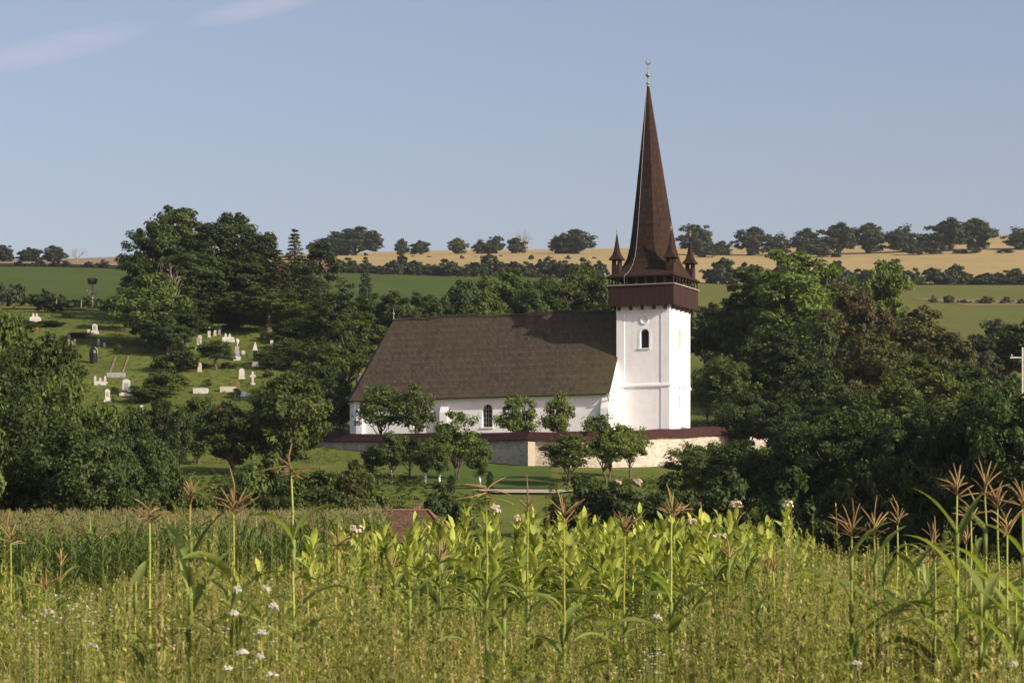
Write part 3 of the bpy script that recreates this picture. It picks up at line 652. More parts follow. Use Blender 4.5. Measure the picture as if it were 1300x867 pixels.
def shrub(seed, H=4, Rw=2.6, lobes=9, per_lobe=8, per=70, leaf=0.26):
    r = np.random.default_rng(seed); LC, LR = [], []
    for k in range(lobes):
        a_ = 6.28*k/lobes+r.normal()*.3; q = r.random()**.6*Rw*.72; zz = H*(.25+.5*r.random()*(1-q/Rw*.6)); LC.append((math.cos(a_)*q, math.sin(a_)*q, zz)); LR.append(Rw*(.28+.18*r.random()))
    LC.append((r.normal()*.2, r.normal()*.2, H*.78)); LR.append(Rw*.3)
    C, Rc = [], []
    for p, rr in zip(LC, LR):
        for k in range(per_lobe):
            d = unit(r.normal(size=3)); c = np.array(p)+d*rr*(.5+.5*r.random()); c[2] = max(c[2], .3); C.append(c); Rc.append(rr*.5*(.6+.6*r.random()))
    V, F, T = crown_from_clumps(np.array(C), np.array(Rc), np.array([0, 0, H*.35]), r, per, leaf)
    F = F[V[:, 2].reshape(-1, 4).min(1) > -0.1]
    crown = mesh_np('foliage', V, F, None, False, T); mb = MB()
    for p in LC: limb(mb, (p[0]*.1, p[1]*.1, -.3), p, .06, .02, r, 5, .1)
    return crown, mb.mesh('stems', 'bark', True, False), 'stem'
def pine(seed, H=17, Rw=4.2, base=.35, tiers=20, per=100, leaf=.42):
    r = np.random.default_rng(seed); C, Rc = [], []; mb = MB()
    limb(mb, (0, 0, -.6), (r.normal()*.3, r.normal()*.3, H*.97), .36, .06, r, 8, .03, 9)
    for k in range(tiers):
        f = k/(tiers-1); z = H*(base+(1-base)*f); a_ = k*2.4+r.normal()*.4; q = Rw*(.35+.65*math.sin(math.pi*min(1, .25+f*.72)))*(.7+.5*r.random())*(1-.35*f)
        tip = np.array([math.cos(a_)*q, math.sin(a_)*q, z+q*.12]); limb(mb, (0, 0, z-q*.15), tip, .11, .03, r, 5, .1)
        for j in range(5):
            g = .4+.65*j/4; C.append(np.array([0, 0, z])+(tip-np.array([0, 0, z]))*g+r.normal(size=3)*np.array([.5, .5, .45])); Rc.append(1.15*(.6+.5*r.random()))
    V, F, T = crown_from_clumps(np.array(C), np.array(Rc), np.array([0, 0, H*.6]), r, per, leaf, .45, .75)
    return mesh_np('crown', V, F, None, False, T), mb.mesh('trunk', 'bark', True, False), 'trunk'
def spruce(seed, H=14, Rw=2.6, tiers=26, per=42, leaf=.36, base=.06):
    r = np.random.default_rng(seed); C, Rc = [], []; mb = MB(); limb(mb, (0, 0, -.5), (0, 0, H*.99), .26, .02, r, 8, .01, 8)
    for k in range(tiers):
        f = k/tiers; z = H*(base+(1-base)*f); q = Rw*(1-f)**.85*(.85+.3*r.random())+.12
        nb = max(4, int(9*(1-f)+3))
        for j in range(nb):
            a_ = 6.28*j/nb+k*.7+r.normal()*.15; tip = np.array([math.cos(a_)*q, math.sin(a_)*q, -q*.28])
            for g in ((.45, .8, 1.0) if q > 1 else (.5, 1.0)):
                C.append(np.array([0, 0, z])+tip*g+r.normal(size=3)*.06); Rc.append(.20+.22*q/Rw)
    V, F, T = crown_from_clumps(np.array(C), np.array(Rc), np.array([0, 0, H*.4]), r, int(per*.5), leaf, .32, .55)
    return mesh_np('crown', V, F, None, False, T), mb.mesh('trunk', 'bark', True, False), 'trunk'
def column(seed, H=5, Rw=.75):
    r = np.random.default_rng(seed); n = 60; C = []; Rc = []
    for k in range(n):
        f = k/n; a_ = k*2.4; q = Rw*(.75 if f < .7 else .75*(1-f)/.3)*r.random()**.4; C.append((math.cos(a_)*q, math.sin(a_)*q, .2+H*.93*f)); Rc.append(.34)
    V, F, T = crown_from_clumps(np.array(C), np.array(Rc), np.array([0, 0, H*.4]), r, 60, .2, .4, 1.3)
    mb = MB(); mb.tube([(0, 0, -.3), (0, 0, H*.6)], [.09, .03], 6); return mesh_np('crown', V, F, None, False, T), mb.mesh('trunk', 'bark', True, False), 'trunk'
def dead(seed, H=9, spread=.55, depth=5):
    r = np.random.default_rng(seed); mb = MB()
    def grow(p, d, L, rad, lv):
        q = p+d*L; mid = p+d*L*.5+r.normal(size=3)*L*.06
        mb.tube([p, mid, q], [rad, rad*.85, rad*.68], 5 if lv > 2 else 4, .5, lv == 0)
        if lv == 0: return
        for k in range(3 if lv > 1 else 2): grow(q if k < 2 else mid, unit(d+r.normal(size=3)*spread+np.array([0, 0, .1])), L*(.62+.2*r.random()), rad*.6, lv-1)
    grow(np.array([0, 0, -.3]), np.array([0, 0, 1.]), H*.27, H*.022, depth)
    return None, mb.mesh('trunk', 'dead_wood', True, False), 'trunk'
VAR = {
 'big': [broad(s, 17, 5.6, .22, 16, 9, 84, .44) for s in (11, 12, 13, 14)],
 'wide': [broad(s, 12, 6.0, .09, 21, 9, 84, .42, .34) for s in (21, 22, 23)],
 'tall': [broad(s, 20, 4.6, .20, 18, 9, 80, .42, .40) for s in (31, 32)],
 'small': [broad(s, 6.5, 2.5, .22, 15, 8, 40, .25, .32, .12, clump=.72) for s in (41, 42, 43, 44)],
 'fork': [broad(s, 7, 2.9, .18, 16, 8, 42, .26, .31, .13, forks=2, clump=.72) for s in (51, 52)],
 'walnut': [broad(s, 11, 6.0, .10, 22, 10, 100, .30, .31, .3) for s in (61, 62, 63)],
 'oak': [broad(s, 15, 6.4, .05, 20, 8, 50, .80, .40, .5) for s in (71, 72, 73, 74)],
 'shrub': [shrub(s) for s in (81, 82, 83, 84)],
 'fshrub': [shrub(s, 5, 3.2, 7, 6, 34, .62) for s in (91, 92, 93)],
 'pine': [pine(s) for s in (101, 102)],
 'spruce': [spruce(s) for s in (111, 112)],
 'column': [column(121)],
 'dead': [dead(131), dead(132, 9, .45, 5)],
}
DIM = {}
def dims(k, i):
    if (k, i) not in DIM:
        c, t, _ = VAR[k][i]; me = c or t; co = np.empty(len(me.vertices)*3, np.float32); me.vertices.foreach_get('co', co); co = co.reshape(-1, 3)
        used = np.ones(len(co), bool)
        DIM[(k, i)] = (np.percentile(np.abs(co[:, 0]), 99.0), np.percentile(co[:, 2], 99.8))
    return DIM[(k, i)]
MV = {}
def with_mat(me, mat):
    if (me.name, mat) not in MV:
        c = me.copy() if len(me.materials) and me.materials[0] != MAT[mat] else me
        c.materials.clear(); c.materials.append(MAT[mat]); MV[(me.name, mat)] = c
        if c is not me: pass
    return MV[(me.name, mat)]
TR = random.Random(5); CNT = {}
NAME = {'shrub': 'shrub', 'fshrub': 'shrub', 'pine': 'pine_tree', 'spruce': 'conifer_tree', 'column': 'columnar_tree', 'dead': 'dead_tree', 'oak': 'oak_tree'}
CATN = {'shrub': 'shrub', 'fshrub': 'shrub'}
def plant(u, Y, top, w, kind, mat, label, group=None, bark='bark', white=0.0, sink=0.0, hgt=None, name=None):
    i = CNT.get(kind, TR.randrange(9)); CNT[kind] = i+1; i %= len(VAR[kind]); c, t, pn = VAR[kind][i]
    x = ux(u, Y); z = g1(x, Y)-sink; H = hgt or max(0.8, rowz(top, Y)-z); hw, hh = dims(kind, i)
    sxy = (w/FPX*Y/2)/hw; sz = H/hh
    o = thing(name or NAME.get(kind, 'tree'), label, CATN.get(kind, 'tree'), (x, Y, z), TR.random()*6.28, (sxy, sxy, sz), group)
    if c: part('foliage' if pn == 'stem' else 'crown', with_mat(c, mat), o)
    tk = part(pn, with_mat(t, bark if kind != 'dead' else 'dead_wood'), o)
    if white:
        b = MB(); r0 = 0.12/sxy; b.lathe([(r0*1.1, -0.2/sz), (r0*.85, white/sz), (r0*.80, white/sz+.01)], 9); b.build('whitewash', 'whitewash', tk, True)
    return o
P = plant
# big pines and trees crowning the cemetery hill
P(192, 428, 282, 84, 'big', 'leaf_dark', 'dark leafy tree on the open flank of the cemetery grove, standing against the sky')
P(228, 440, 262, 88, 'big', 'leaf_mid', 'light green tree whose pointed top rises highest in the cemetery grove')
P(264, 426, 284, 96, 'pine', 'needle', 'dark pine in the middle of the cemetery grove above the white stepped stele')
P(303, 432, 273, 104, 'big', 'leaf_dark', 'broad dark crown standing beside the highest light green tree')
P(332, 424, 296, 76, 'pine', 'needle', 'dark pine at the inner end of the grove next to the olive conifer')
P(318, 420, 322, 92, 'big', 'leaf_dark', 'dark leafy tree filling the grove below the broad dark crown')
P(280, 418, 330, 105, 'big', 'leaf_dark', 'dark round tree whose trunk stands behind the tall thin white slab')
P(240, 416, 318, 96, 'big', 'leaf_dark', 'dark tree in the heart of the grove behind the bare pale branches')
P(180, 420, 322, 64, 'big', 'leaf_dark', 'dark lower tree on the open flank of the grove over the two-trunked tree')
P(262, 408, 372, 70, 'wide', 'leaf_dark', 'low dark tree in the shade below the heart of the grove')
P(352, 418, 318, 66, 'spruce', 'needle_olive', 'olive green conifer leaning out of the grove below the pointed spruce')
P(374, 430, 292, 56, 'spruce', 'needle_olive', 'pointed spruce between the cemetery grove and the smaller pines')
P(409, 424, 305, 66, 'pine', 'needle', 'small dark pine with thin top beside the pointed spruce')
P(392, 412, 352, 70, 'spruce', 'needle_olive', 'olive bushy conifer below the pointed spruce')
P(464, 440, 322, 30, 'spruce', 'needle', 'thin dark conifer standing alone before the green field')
P(190, 392, 350, 112, 'wide', 'leaf_mid', 'rounded tree with two bare trunks beside the cemetery footpath')
P(236, 388, 392, 84, 'big', 'leaf_dark', 'dark drooping tree beside the two-trunked tree by the footpath')
P(341, 405, 366, 112, 'big', 'leaf_mid', 'bright leafy tree overhanging the white gravestones in mid cemetery')
P(300, 410, 392, 76, 'wide', 'leaf_mid', 'low spreading tree at the foot of the grove above the black obelisk')
P(214, 401, 334, 44, 'dead', 'leaf_dark', 'bare dead pale branches in front of the cemetery grove')
P(274, 372, 432, 44, 'small', 'leaf_dark', 'small round dark tree on the sunlit cemetery grass below the stele')
P(394, 372, 428, 56, 'small', 'leaf_dark', 'small dark tree above the churchyard corner among the graves')
P(230, 370, 436, 66, 'shrub', 'leaf_dark', 'bushy dark shrub below the drooping tree by the cream slab')
P(207, 350, 468, 80, 'shrub', 'leaf_mid', 'spreading green shrub at the low end of the cemetery')
P(255, 373, 471, 24, 'shrub', 'leaf_rust', 'small reddish shrub growing in the white stone trough grave')
P(288, 373, 470, 24, 'shrub', 'leaf_dark', 'small dark shrub growing in the cream stone trough grave')
for k, (u, row, h, w) in enumerate(((95, 455, 12, 16), (150, 447, 10, 15), (105, 478, 14, 20), (240, 455, 9, 12), (268, 450, 8, 12), (312, 470, 9, 14), (340, 480, 12, 16), (335, 430, 10, 16), (366, 470, 12, 15), (145, 500, 9, 12), (265, 490, 9, 13), (300, 505, 12, 18), (70, 455, 12, 18), (30, 420, 14, 22))):
    Y = at_row(u, row); P(u, Y, row-h, w, 'shrub', 'leaf_mid' if k % 3 else 'leaf_olive', 'low bush growing between the gravestones on the cemetery grass', 'bushes between the gravestones')
P(84, 425, 398, 15, 'column', 'leaf_gold', 'golden green columnar thuja among the upper gravestones', name='columnar_tree')
P(430, 385, 372, 84, 'big', 'leaf_dark', 'dark tree close to the hipped end of the church roof')
P(455, 370, 398, 88, 'big', 'leaf_mid', 'leafy green tree touching the hipped end of the church roof')
P(428, 360, 440, 62, 'wide', 'leaf_mid', 'low green tree behind the churchyard corner')
P(497, 400, 372, 78, 'big', 'leaf_dark', 'dark tree peeping over the left end of the church ridge')
P(405, 395, 398, 60, 'wide', 'leaf_dark', 'dark spreading tree on the slope beneath the small thin pine')
P(370, 380, 430, 50, 'wide', 'leaf_mid', 'small bright tree shading the upper white slabs')
P(440, 348, 418, 78, 'big', 'leaf_dark', 'dark tree on the bank close under the roof hip')
P(408, 342, 432, 72, 'big', 'leaf_mid', 'green tree on the bank above the churchyard wall end')
P(160, 408, 372, 62, 'big', 'leaf_dark', 'dark tree overlapping the open side of the two-trunked tree')
P(213, 384, 402, 62, 'wide', 'leaf_dark', 'shady low tree between the footpath and the drooping tree')
P(420, 372, 425, 50, 'small', 'leaf_mid', 'small leafy tree standing among the upper white slabs')
P(345, 372, 452, 40, 'small', 'leaf_dark', 'small dark tree in front of the weathered grey slab')
P(432, 318, 474, 54, 'shrub', 'leaf_dark', 'dark bush hugging the corner of the nave under the roof hip')
P(414, 326, 466, 62, 'wide', 'leaf_dark', 'dark low tree on the bank between the wall end and the nave')
P(372, 396, 404, 62, 'wide', 'leaf_dark', 'dark tree shading the small cross among the upper slabs')
P(343, 376, 446, 34, 'small', 'leaf_mid', 'small tree beside the black pillar with the white point')
P(20, 405, 404, 60, 'wide', 'leaf_mid', 'bushy tree on the slope behind the walnuts below the cut off tomb')
P(62, 412, 412, 46, 'wide', 'leaf_dark', 'bushy tree on the slope under the highest white tomb')
P(100, 400, 428, 34, 'small', 'leaf_mid', 'small tree beside the kerbed grave near the golden thuja')
P(378, 330, 468, 60, 'wide', 'leaf_dark', 'dark bushy tree behind the wall end post')
P(190, 345, 488, 60, 'wide', 'leaf_mid', 'green bushy tree below the grey obelisk')
P(60, 440, 378, 46, 'shrub', 'leaf_dark', 'dark shrub behind the highest white tomb')
# trees behind the ridge of the church
for (u, Y, top, w, k, mt, lb) in (
  (540, 430, 372, 72, 'big', 'leaf_dark', 'dark tree low behind the church ridge next to the green field'),
  (590, 440, 356, 80, 'wide', 'leaf_dark', 'broad dark tree behind the church ridge before the distant hedge'),
  (638, 452, 342, 92, 'big', 'leaf_mid', 'highest bright tree over the middle of the church ridge'),
  (612, 428, 372, 76, 'wide', 'leaf_mid', 'low green tree in front of the highest tree over the ridge'),
  (682, 440, 360, 78, 'big', 'leaf_dark', 'dark tree right of the highest tree over the church ridge'),
  (725, 445, 340, 92, 'big', 'leaf_mid', 'large leafy tree over the ridge near the tower gallery'),
  (757, 425, 352, 70, 'big', 'leaf_dark', 'dark tree right behind the front corner of the gallery'),
  (700, 520, 352, 74, 'wide', 'leaf_dark', 'flat dark tree further off behind the ridge trees')):
    P(u, Y, top, w, k, mt, lb)
# wooded slope on the tower's sunny side
for (u, Y, top, w, k, mt, lb) in (
  (1000, 372, 318, 124, 'tall', 'leaf_bright', 'tallest bright green tree on the wooded slope beside the tower'),
  (958, 380, 340, 100, 'tall', 'leaf_mid', 'tall green tree between the tower and the tallest bright tree'),
  (925, 388, 378, 92, 'big', 'leaf_dark', 'dark tree close beside the upper tower wall'),
  (895, 400, 388, 60, 'big', 'leaf_grey', 'thin greyish tree just past the tower gallery'),
  (1050, 385, 338, 76, 'tall', 'leaf_mid', 'tall narrow tree on the far flank of the tallest bright tree'),
  (1118, 420, 333, 84, 'big', 'leaf_bright', 'bright tree rising by the green pasture edge'),
  (1086, 362, 364, 92, 'big', 'leaf_rust', 'brownish rust-tinged tree in the middle of the wooded slope'),
  (1045, 358, 405, 84, 'wide', 'leaf_dark', 'dark low tree beneath the tallest bright tree'),
  (1105, 335, 425, 128, 'wide', 'leaf_olive', 'olive yellow spreading tree below the rust-tinged tree'),
  (1165, 385, 392, 110, 'big', 'leaf_olive', 'olive tree on the shoulder of the slope below the pasture'),
  (1200, 365, 425, 90, 'wide', 'leaf_olive', 'olive brown tree sloping down from the pasture shoulder'),
  (1268, 420, 408, 100, 'wide', 'leaf_grey', 'greyish willow crown below the lower pasture'),
  (1240, 400, 432, 84, 'wide', 'leaf_grey', 'smaller grey willow beside the greyish willow crown'),
  (1312, 400, 400, 90, 'big', 'leaf_dark', 'dark tree cut off by the picture edge below the pasture'),
  (1175, 300, 452, 110, 'big', 'leaf_bright', 'bright bushy tree low on the wooded slope'),
  (1228, 310, 462, 100, 'big', 'leaf_dark', 'dark tree between the bright bushy tree and the white pole'),
  (1290, 290, 478, 96, 'big', 'leaf_dark', 'dark tree standing in front of the white pole'),
  (898, 345, 462, 44, 'small', 'leaf_bright', 'small bright green tree touching the tower edge'),
  (925, 342, 452, 60, 'big', 'leaf_mid', 'green tree above the pale headstone next to the tower'),
  (1000, 345, 420, 92, 'tall', 'leaf_dark', 'dark tree with a bare pale trunk among the gravestones'),
  (960, 350, 430, 70, 'wide', 'leaf_dark', 'shaded tree between the tower and the pale trunk'),
  (1040, 322, 462, 96, 'wide', 'leaf_dark', 'dark rounded tree halfway down the wooded slope'),
  (940, 300, 498, 88, 'wide', 'leaf_dark', 'dark green tree overgrowing the end of the churchyard wall'),
  (1000, 295, 508, 96, 'wide', 'leaf_dark', 'dark tree below the pale trunk beside the wall end'),
  (1075, 290, 500, 110, 'wide', 'leaf_dark', 'wide shadowy tree below the olive spreading tree'),
  (1130, 285, 480, 84, 'big', 'leaf_mid', 'green tree with pale tips next to the bright bushy tree')):
    P(u, Y, top, w, k, mt, lb, bark='bark_pale' if 'pale trunk' in lb else 'bark')
# shadowy thicket in front on the sunny side's foot
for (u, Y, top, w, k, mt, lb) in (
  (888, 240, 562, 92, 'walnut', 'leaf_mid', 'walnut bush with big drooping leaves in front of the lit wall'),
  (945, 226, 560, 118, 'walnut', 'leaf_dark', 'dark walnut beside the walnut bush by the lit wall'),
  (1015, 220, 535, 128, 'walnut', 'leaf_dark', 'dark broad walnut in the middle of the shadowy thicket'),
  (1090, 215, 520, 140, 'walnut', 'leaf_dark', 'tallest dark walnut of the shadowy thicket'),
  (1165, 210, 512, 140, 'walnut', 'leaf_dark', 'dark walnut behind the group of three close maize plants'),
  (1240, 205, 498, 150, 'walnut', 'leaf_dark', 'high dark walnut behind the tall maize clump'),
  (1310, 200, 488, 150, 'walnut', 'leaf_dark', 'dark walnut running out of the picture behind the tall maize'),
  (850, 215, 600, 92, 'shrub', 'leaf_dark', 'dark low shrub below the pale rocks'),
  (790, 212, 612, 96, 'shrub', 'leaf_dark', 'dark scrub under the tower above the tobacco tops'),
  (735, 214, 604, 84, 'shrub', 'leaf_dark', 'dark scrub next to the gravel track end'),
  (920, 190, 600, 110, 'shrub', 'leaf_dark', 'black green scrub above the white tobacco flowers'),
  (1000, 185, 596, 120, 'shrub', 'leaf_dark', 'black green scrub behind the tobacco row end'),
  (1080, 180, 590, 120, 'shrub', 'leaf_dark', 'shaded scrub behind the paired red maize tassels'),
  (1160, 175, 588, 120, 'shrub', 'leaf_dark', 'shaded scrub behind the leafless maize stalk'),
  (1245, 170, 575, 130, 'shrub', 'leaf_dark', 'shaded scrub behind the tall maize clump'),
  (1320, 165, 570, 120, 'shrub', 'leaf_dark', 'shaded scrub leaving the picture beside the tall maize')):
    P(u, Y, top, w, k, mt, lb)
# walnut trees on the other side, in front of the cemetery
for (u, Y, top, w, k, mt, lb) in (
  (-15, 195, 388, 150, 'walnut', 'leaf_mid', 'big walnut cut by the picture edge in front of the cemetery'),
  (45, 190, 428, 150, 'walnut', 'leaf_dark', 'tall walnut crown reaching up to the upper gravestones'),
  (86, 180, 484, 124, 'walnut', 'leaf_mid', 'full walnut crown in front of the cemetery footpath'),
  (165, 182, 520, 112, 'walnut', 'leaf_dark', 'walnut on the inner side of the walnut row by the slope'),
  (20, 165, 500, 170, 'walnut', 'leaf_dark', 'low dark walnut closest behind the maize field'),
  (110, 160, 540, 150, 'walnut', 'leaf_dark', 'low walnut bough over the middle of the maize field'),
  (185, 168, 556, 104, 'walnut', 'leaf_dark', 'low walnut skirt ending at the sunny slope'),
  (-50, 160, 470, 130, 'walnut', 'leaf_mid', 'walnut mostly outside the picture edge')):
    P(u, Y, top, w, k, mt, lb)
for (u, Y, top, w, k, mt, lb) in (
  (362, 270, 474, 116, 'wide', 'leaf_mid', 'large rounded tree beside the end of the churchyard wall'),
  (294, 272, 512, 92, 'wide', 'leaf_dark', 'darker tree with orange blossom beside it on the slope'),
  (252, 285, 506, 74, 'wide', 'leaf_mid', 'yellowish tree above the sunny grass slope'),
  (226, 262, 514, 38, 'small', 'leaf_dark', 'slim young tree on the sunny grass slope'),
  (205, 285, 508, 66, 'wide', 'leaf_dark', 'dark tree behind the slim young tree'),
  (335, 215, 575, 92, 'shrub', 'leaf_mid', 'leafy bush below the large rounded tree'),
  (372, 212, 606, 70, 'shrub', 'leaf_mid', 'leafy bush under the left end of the churchyard wall'),
  (438, 216, 604, 74, 'shrub', 'leaf_olive', 'olive bush below the shaded churchyard wall'),
  (398, 230, 604, 60, 'shrub', 'leaf_olive', 'weedy bush against the foot of the shaded wall'),
  (300, 190, 618, 84, 'shrub', 'leaf_dark', 'dark bush behind the maize tassel with wide arms'),
  (250, 180, 630, 84, 'shrub', 'leaf_mid', 'low bush at the end of the walnut row'),
  (412, 226, 598, 84, 'shrub', 'leaf_mid', 'weedy green bush below the middle of the shaded wall'),
  (452, 246, 584, 60, 'shrub', 'leaf_mid', 'green bush at the edge of the orchard row'),
  (385, 236, 600, 60, 'shrub', 'leaf_mid', 'green bush right under the wall end post'),
  (315, 235, 590, 84, 'shrub', 'leaf_mid', 'green bush under the trunk of the darker tree with orange blossom'),
  (470, 222, 605, 60, 'shrub', 'leaf_mid', 'green bush behind the clay roofed farmhouse'),
  (560, 228, 612, 56, 'shrub', 'leaf_dark', 'dark bush at the hip of the farmhouse roof'),
  (585, 205, 640, 56, 'shrub', 'leaf_dark', 'low dark bush between the farmhouse and the lawn'),
  (425, 195, 625, 70, 'shrub', 'leaf_dark', 'dark bush left of the farmhouse ridge'),
  (365, 185, 632, 70, 'shrub', 'leaf_dark', 'dark low bush behind the tallest maize plant')):
    P(u, Y, top, w, k, mt, lb)
# fruit trees by the church
P(483, 302, 490, 62, 'small', 'leaf_mid', 'leaning dark fruit tree inside the wall by the apse end')
P(528, 300, 487, 56, 'small', 'leaf_mid', 'upright fruit tree inside the wall beside the leaning one')
P(657, 291, 500, 54, 'small', 'leaf_bright', 'round fruit tree inside the wall right of the arched nave window')
P(710, 292, 497, 42, 'small', 'leaf_bright', 'slender fruit tree inside the wall near the tower base')
P(580, 266, 522, 70, 'fork', 'leaf_bright', 'large fruit tree with whitewashed forked trunk in front of the wall', white=1.0)
P(772, 264, 526, 64, 'fork', 'leaf_bright', 'large fruit tree outside the wall in front of the tower base')
P(722, 259, 552, 66, 'small', 'leaf_mid', 'dark bushy fruit tree beside the wall buttress')
P(800, 272, 540, 48, 'small', 'leaf_bright', 'small bright fruit tree leaning toward the lit wall')
P(497, 262, 548, 44, 'small', 'leaf_mid', 'thin orchard tree with a long whitewashed trunk', white=1.2)
for (u, Y, top, w) in ((473, 264, 566, 30), (520, 268, 552, 40), (540, 260, 556, 38), (558, 258, 562, 34), (609, 257, 560, 34)):
    P(u, Y, top, w, 'small', 'leaf_mid' if u > 530 else 'leaf_dark', {473: 'smallest orchard tree at the shaded end of the orchard row', 520: 'orchard tree with dark trunk close to the shaded wall', 540: 'orchard tree with whitewashed stem behind the farmhouse chimney', 558: 'orchard tree between the farmhouse chimney and the large forked fruit tree', 609: 'young orchard tree with white stem on the lawn edge'}[u], white=0.0 if u == 520 else 1.1)
P(573, 252, 603, 12, 'column', 'needle', 'small dark columnar yew below the forked fruit tree')
P(622, 256, 598, 10, 'column', 'needle', 'small dark columnar yew standing alone on the lawn')
# field hedges and the oaks on the skyline
HR = random.Random(3)
for k in range(40):
    u = 432+k*8.4+HR.uniform(-3, 3); P(u, 1020+HR.uniform(-12, 12), 333+HR.uniform(-6, 6)*(1 if k % 5 else 2)-(8 if k % 7 == 2 else 0), 24+HR.uniform(0, 12), 'fshrub', 'leaf_oak', 'dark hedge bush between the green field and the yellow stubble', 'hedge bushes below the yellow stubble field')
for k in range(34):
    u = 905+k*12.4+HR.uniform(-4, 4); P(u, 1040+HR.uniform(-10, 10), 342+HR.uniform(-5, 6)-(12 if k % 6 == 1 else 0)+(u-1100)*.03, 28+HR.uniform(0, 16), 'fshrub', 'leaf_oak', 'dark hedge bush along the top of the pasture below the stubble', 'hedge bushes above the pasture')
for k in range(20):
    u = -4+k*8.2+HR.uniform(-3, 3); P(u, 468+HR.uniform(-6, 6), 362+k*1.2+HR.uniform(-5, 8), 17+HR.uniform(0, 11), 'fshrub', 'leaf_dark' if k > 4 else 'leaf_grey', 'dark bush in the hedge between the cemetery and the big green field', 'hedge bushes above the cemetery')
for k in range(6): P(1185+k*22+HR.uniform(-6, 6), 885, 376+HR.uniform(-3, 4), 10+HR.uniform(0, 16), 'fshrub', 'leaf_olive', 'low bush on the dry bank between the two pastures', 'bushes on the dry bank')
for k, (u, w) in enumerate(((72, 20), (84, 15), (112, 20), (131, 18), (52, 22), (25, 24))): P(u, 1018, 330+(k % 3), w, 'fshrub', 'leaf_oak', 'round dark bush on the top edge of the big green field', 'bushes along the top of the green field')
OAKS = [(450, 289, 62, 'widest dark oak on the stubble ridge nearest the cemetery spruce'), (413, 303, 44, 'low oak half hidden behind the small thin pine'), (427, 298, 40, 'oak leaning on the widest dark oak of the ridge'),
 (510, 303, 17, 'narrow oak of a close pair on the stubble ridge'), (533, 306, 24, 'round oak of a close pair on the stubble ridge'), (582, 302, 24, 'single light olive oak alone on the stubble ridge'),
 (615, 305, 26, 'low spreading oak with a taller companion on the stubble'), (628, 300, 22, 'taller companion of the low spreading oak'), (656, 302, 22, 'small oak beside the half bare tree on the ridge'),
 (728, 292, 50, 'large dark oak standing close before the spire turret'), (714, 300, 30, 'smaller oak grown into the large dark oak by the turret'),
 (886, 285, 44, 'dark oak seen right behind the gallery turrets'), (918, 306, 18, 'small oak right of the oak behind the gallery turrets'), (957, 288, 46, 'full round oak on the golden slope beyond the gallery'), (990, 297, 26, 'low oak in the gap above the tallest bright tree'),
 (1024, 290, 38, 'first of two oaks grown together above the bright tree'), (1064, 284, 46, 'second taller oak of the two grown together'), (1106, 283, 42, 'round oak with open gaps on both sides on the golden slope'),
 (1146, 287, 38, 'oak starting the long dense oak row'), (1172, 297, 30, 'low oak within the long dense oak row'), (1205, 278, 50, 'tallest oak within the long dense oak row'), (1242, 277, 46, 'last wide oak of the long dense oak row'), (1298, 289, 40, 'oak cut off by the picture edge on the golden slope'),
 (6, 311, 26, 'oak at the very end of the skyline above the big green field'), (38, 315, 30, 'first of two low domed oaks above the big green field'), (70, 312, 30, 'second of two low domed oaks above the big green field')]
for u, top, w, lb in OAKS: P(u, 1430 if u > 160 else 1180, top, w*1.08, 'oak', 'leaf_olive' if 'olive' in lb else 'leaf_oak', lb, sink=1.0)
for u, top, w, lb in ((1160, 306, 26, 'undergrowth bush below the start of the oak row'), (1190, 308, 34, 'undergrowth bush below the tallest oak of the row'), (1232, 312, 40, 'undergrowth bush below the last wide oak of the row'), (1045, 308, 40, 'undergrowth bush under the two oaks grown together'), (905, 312, 34, 'undergrowth bush between the gallery oak and its small neighbour'), (1275, 316, 30, 'low bush between the oak row and the oak at the picture edge')):
    P(u, 1400, top, w, 'fshrub', 'leaf_oak', lb)
P(668, 1430, 290, 30, 'dead', 'leaf_oak', 'half bare tree with open twigs on the stubble ridge')
P(98, 1180, 314, 22, 'dead', 'leaf_oak', 'pale bare dead tree on the skyline above the green field')
for k in range(9): P(520+k*30+HR.uniform(-9, 9), 1330+HR.uniform(-40, 40), 324+HR.uniform(-1, 2), 5+HR.uniform(0, 6), 'fshrub', 'leaf_oak', 'tiny lone bush dotted on the yellow stubble', 'lone bushes on the stubble')
# unseen tall trees added outside the picture to cast shade on the thicket
for k, (x, y) in enumerate(((62, 168), (72, 150), (66, 186), (58, 150), (42, 138), (48, 124), (52, 156), (44, 160), (56, 132), (38, 122), (62, 142))):
    P(CU+x*FPX/y, y, 0, 13*FPX/y, 'big', 'leaf_dark', 'unseen tall tree added beyond the picture edge to shade the thicket', 'unseen shade trees added beyond the picture edge', hgt=21+k % 4)

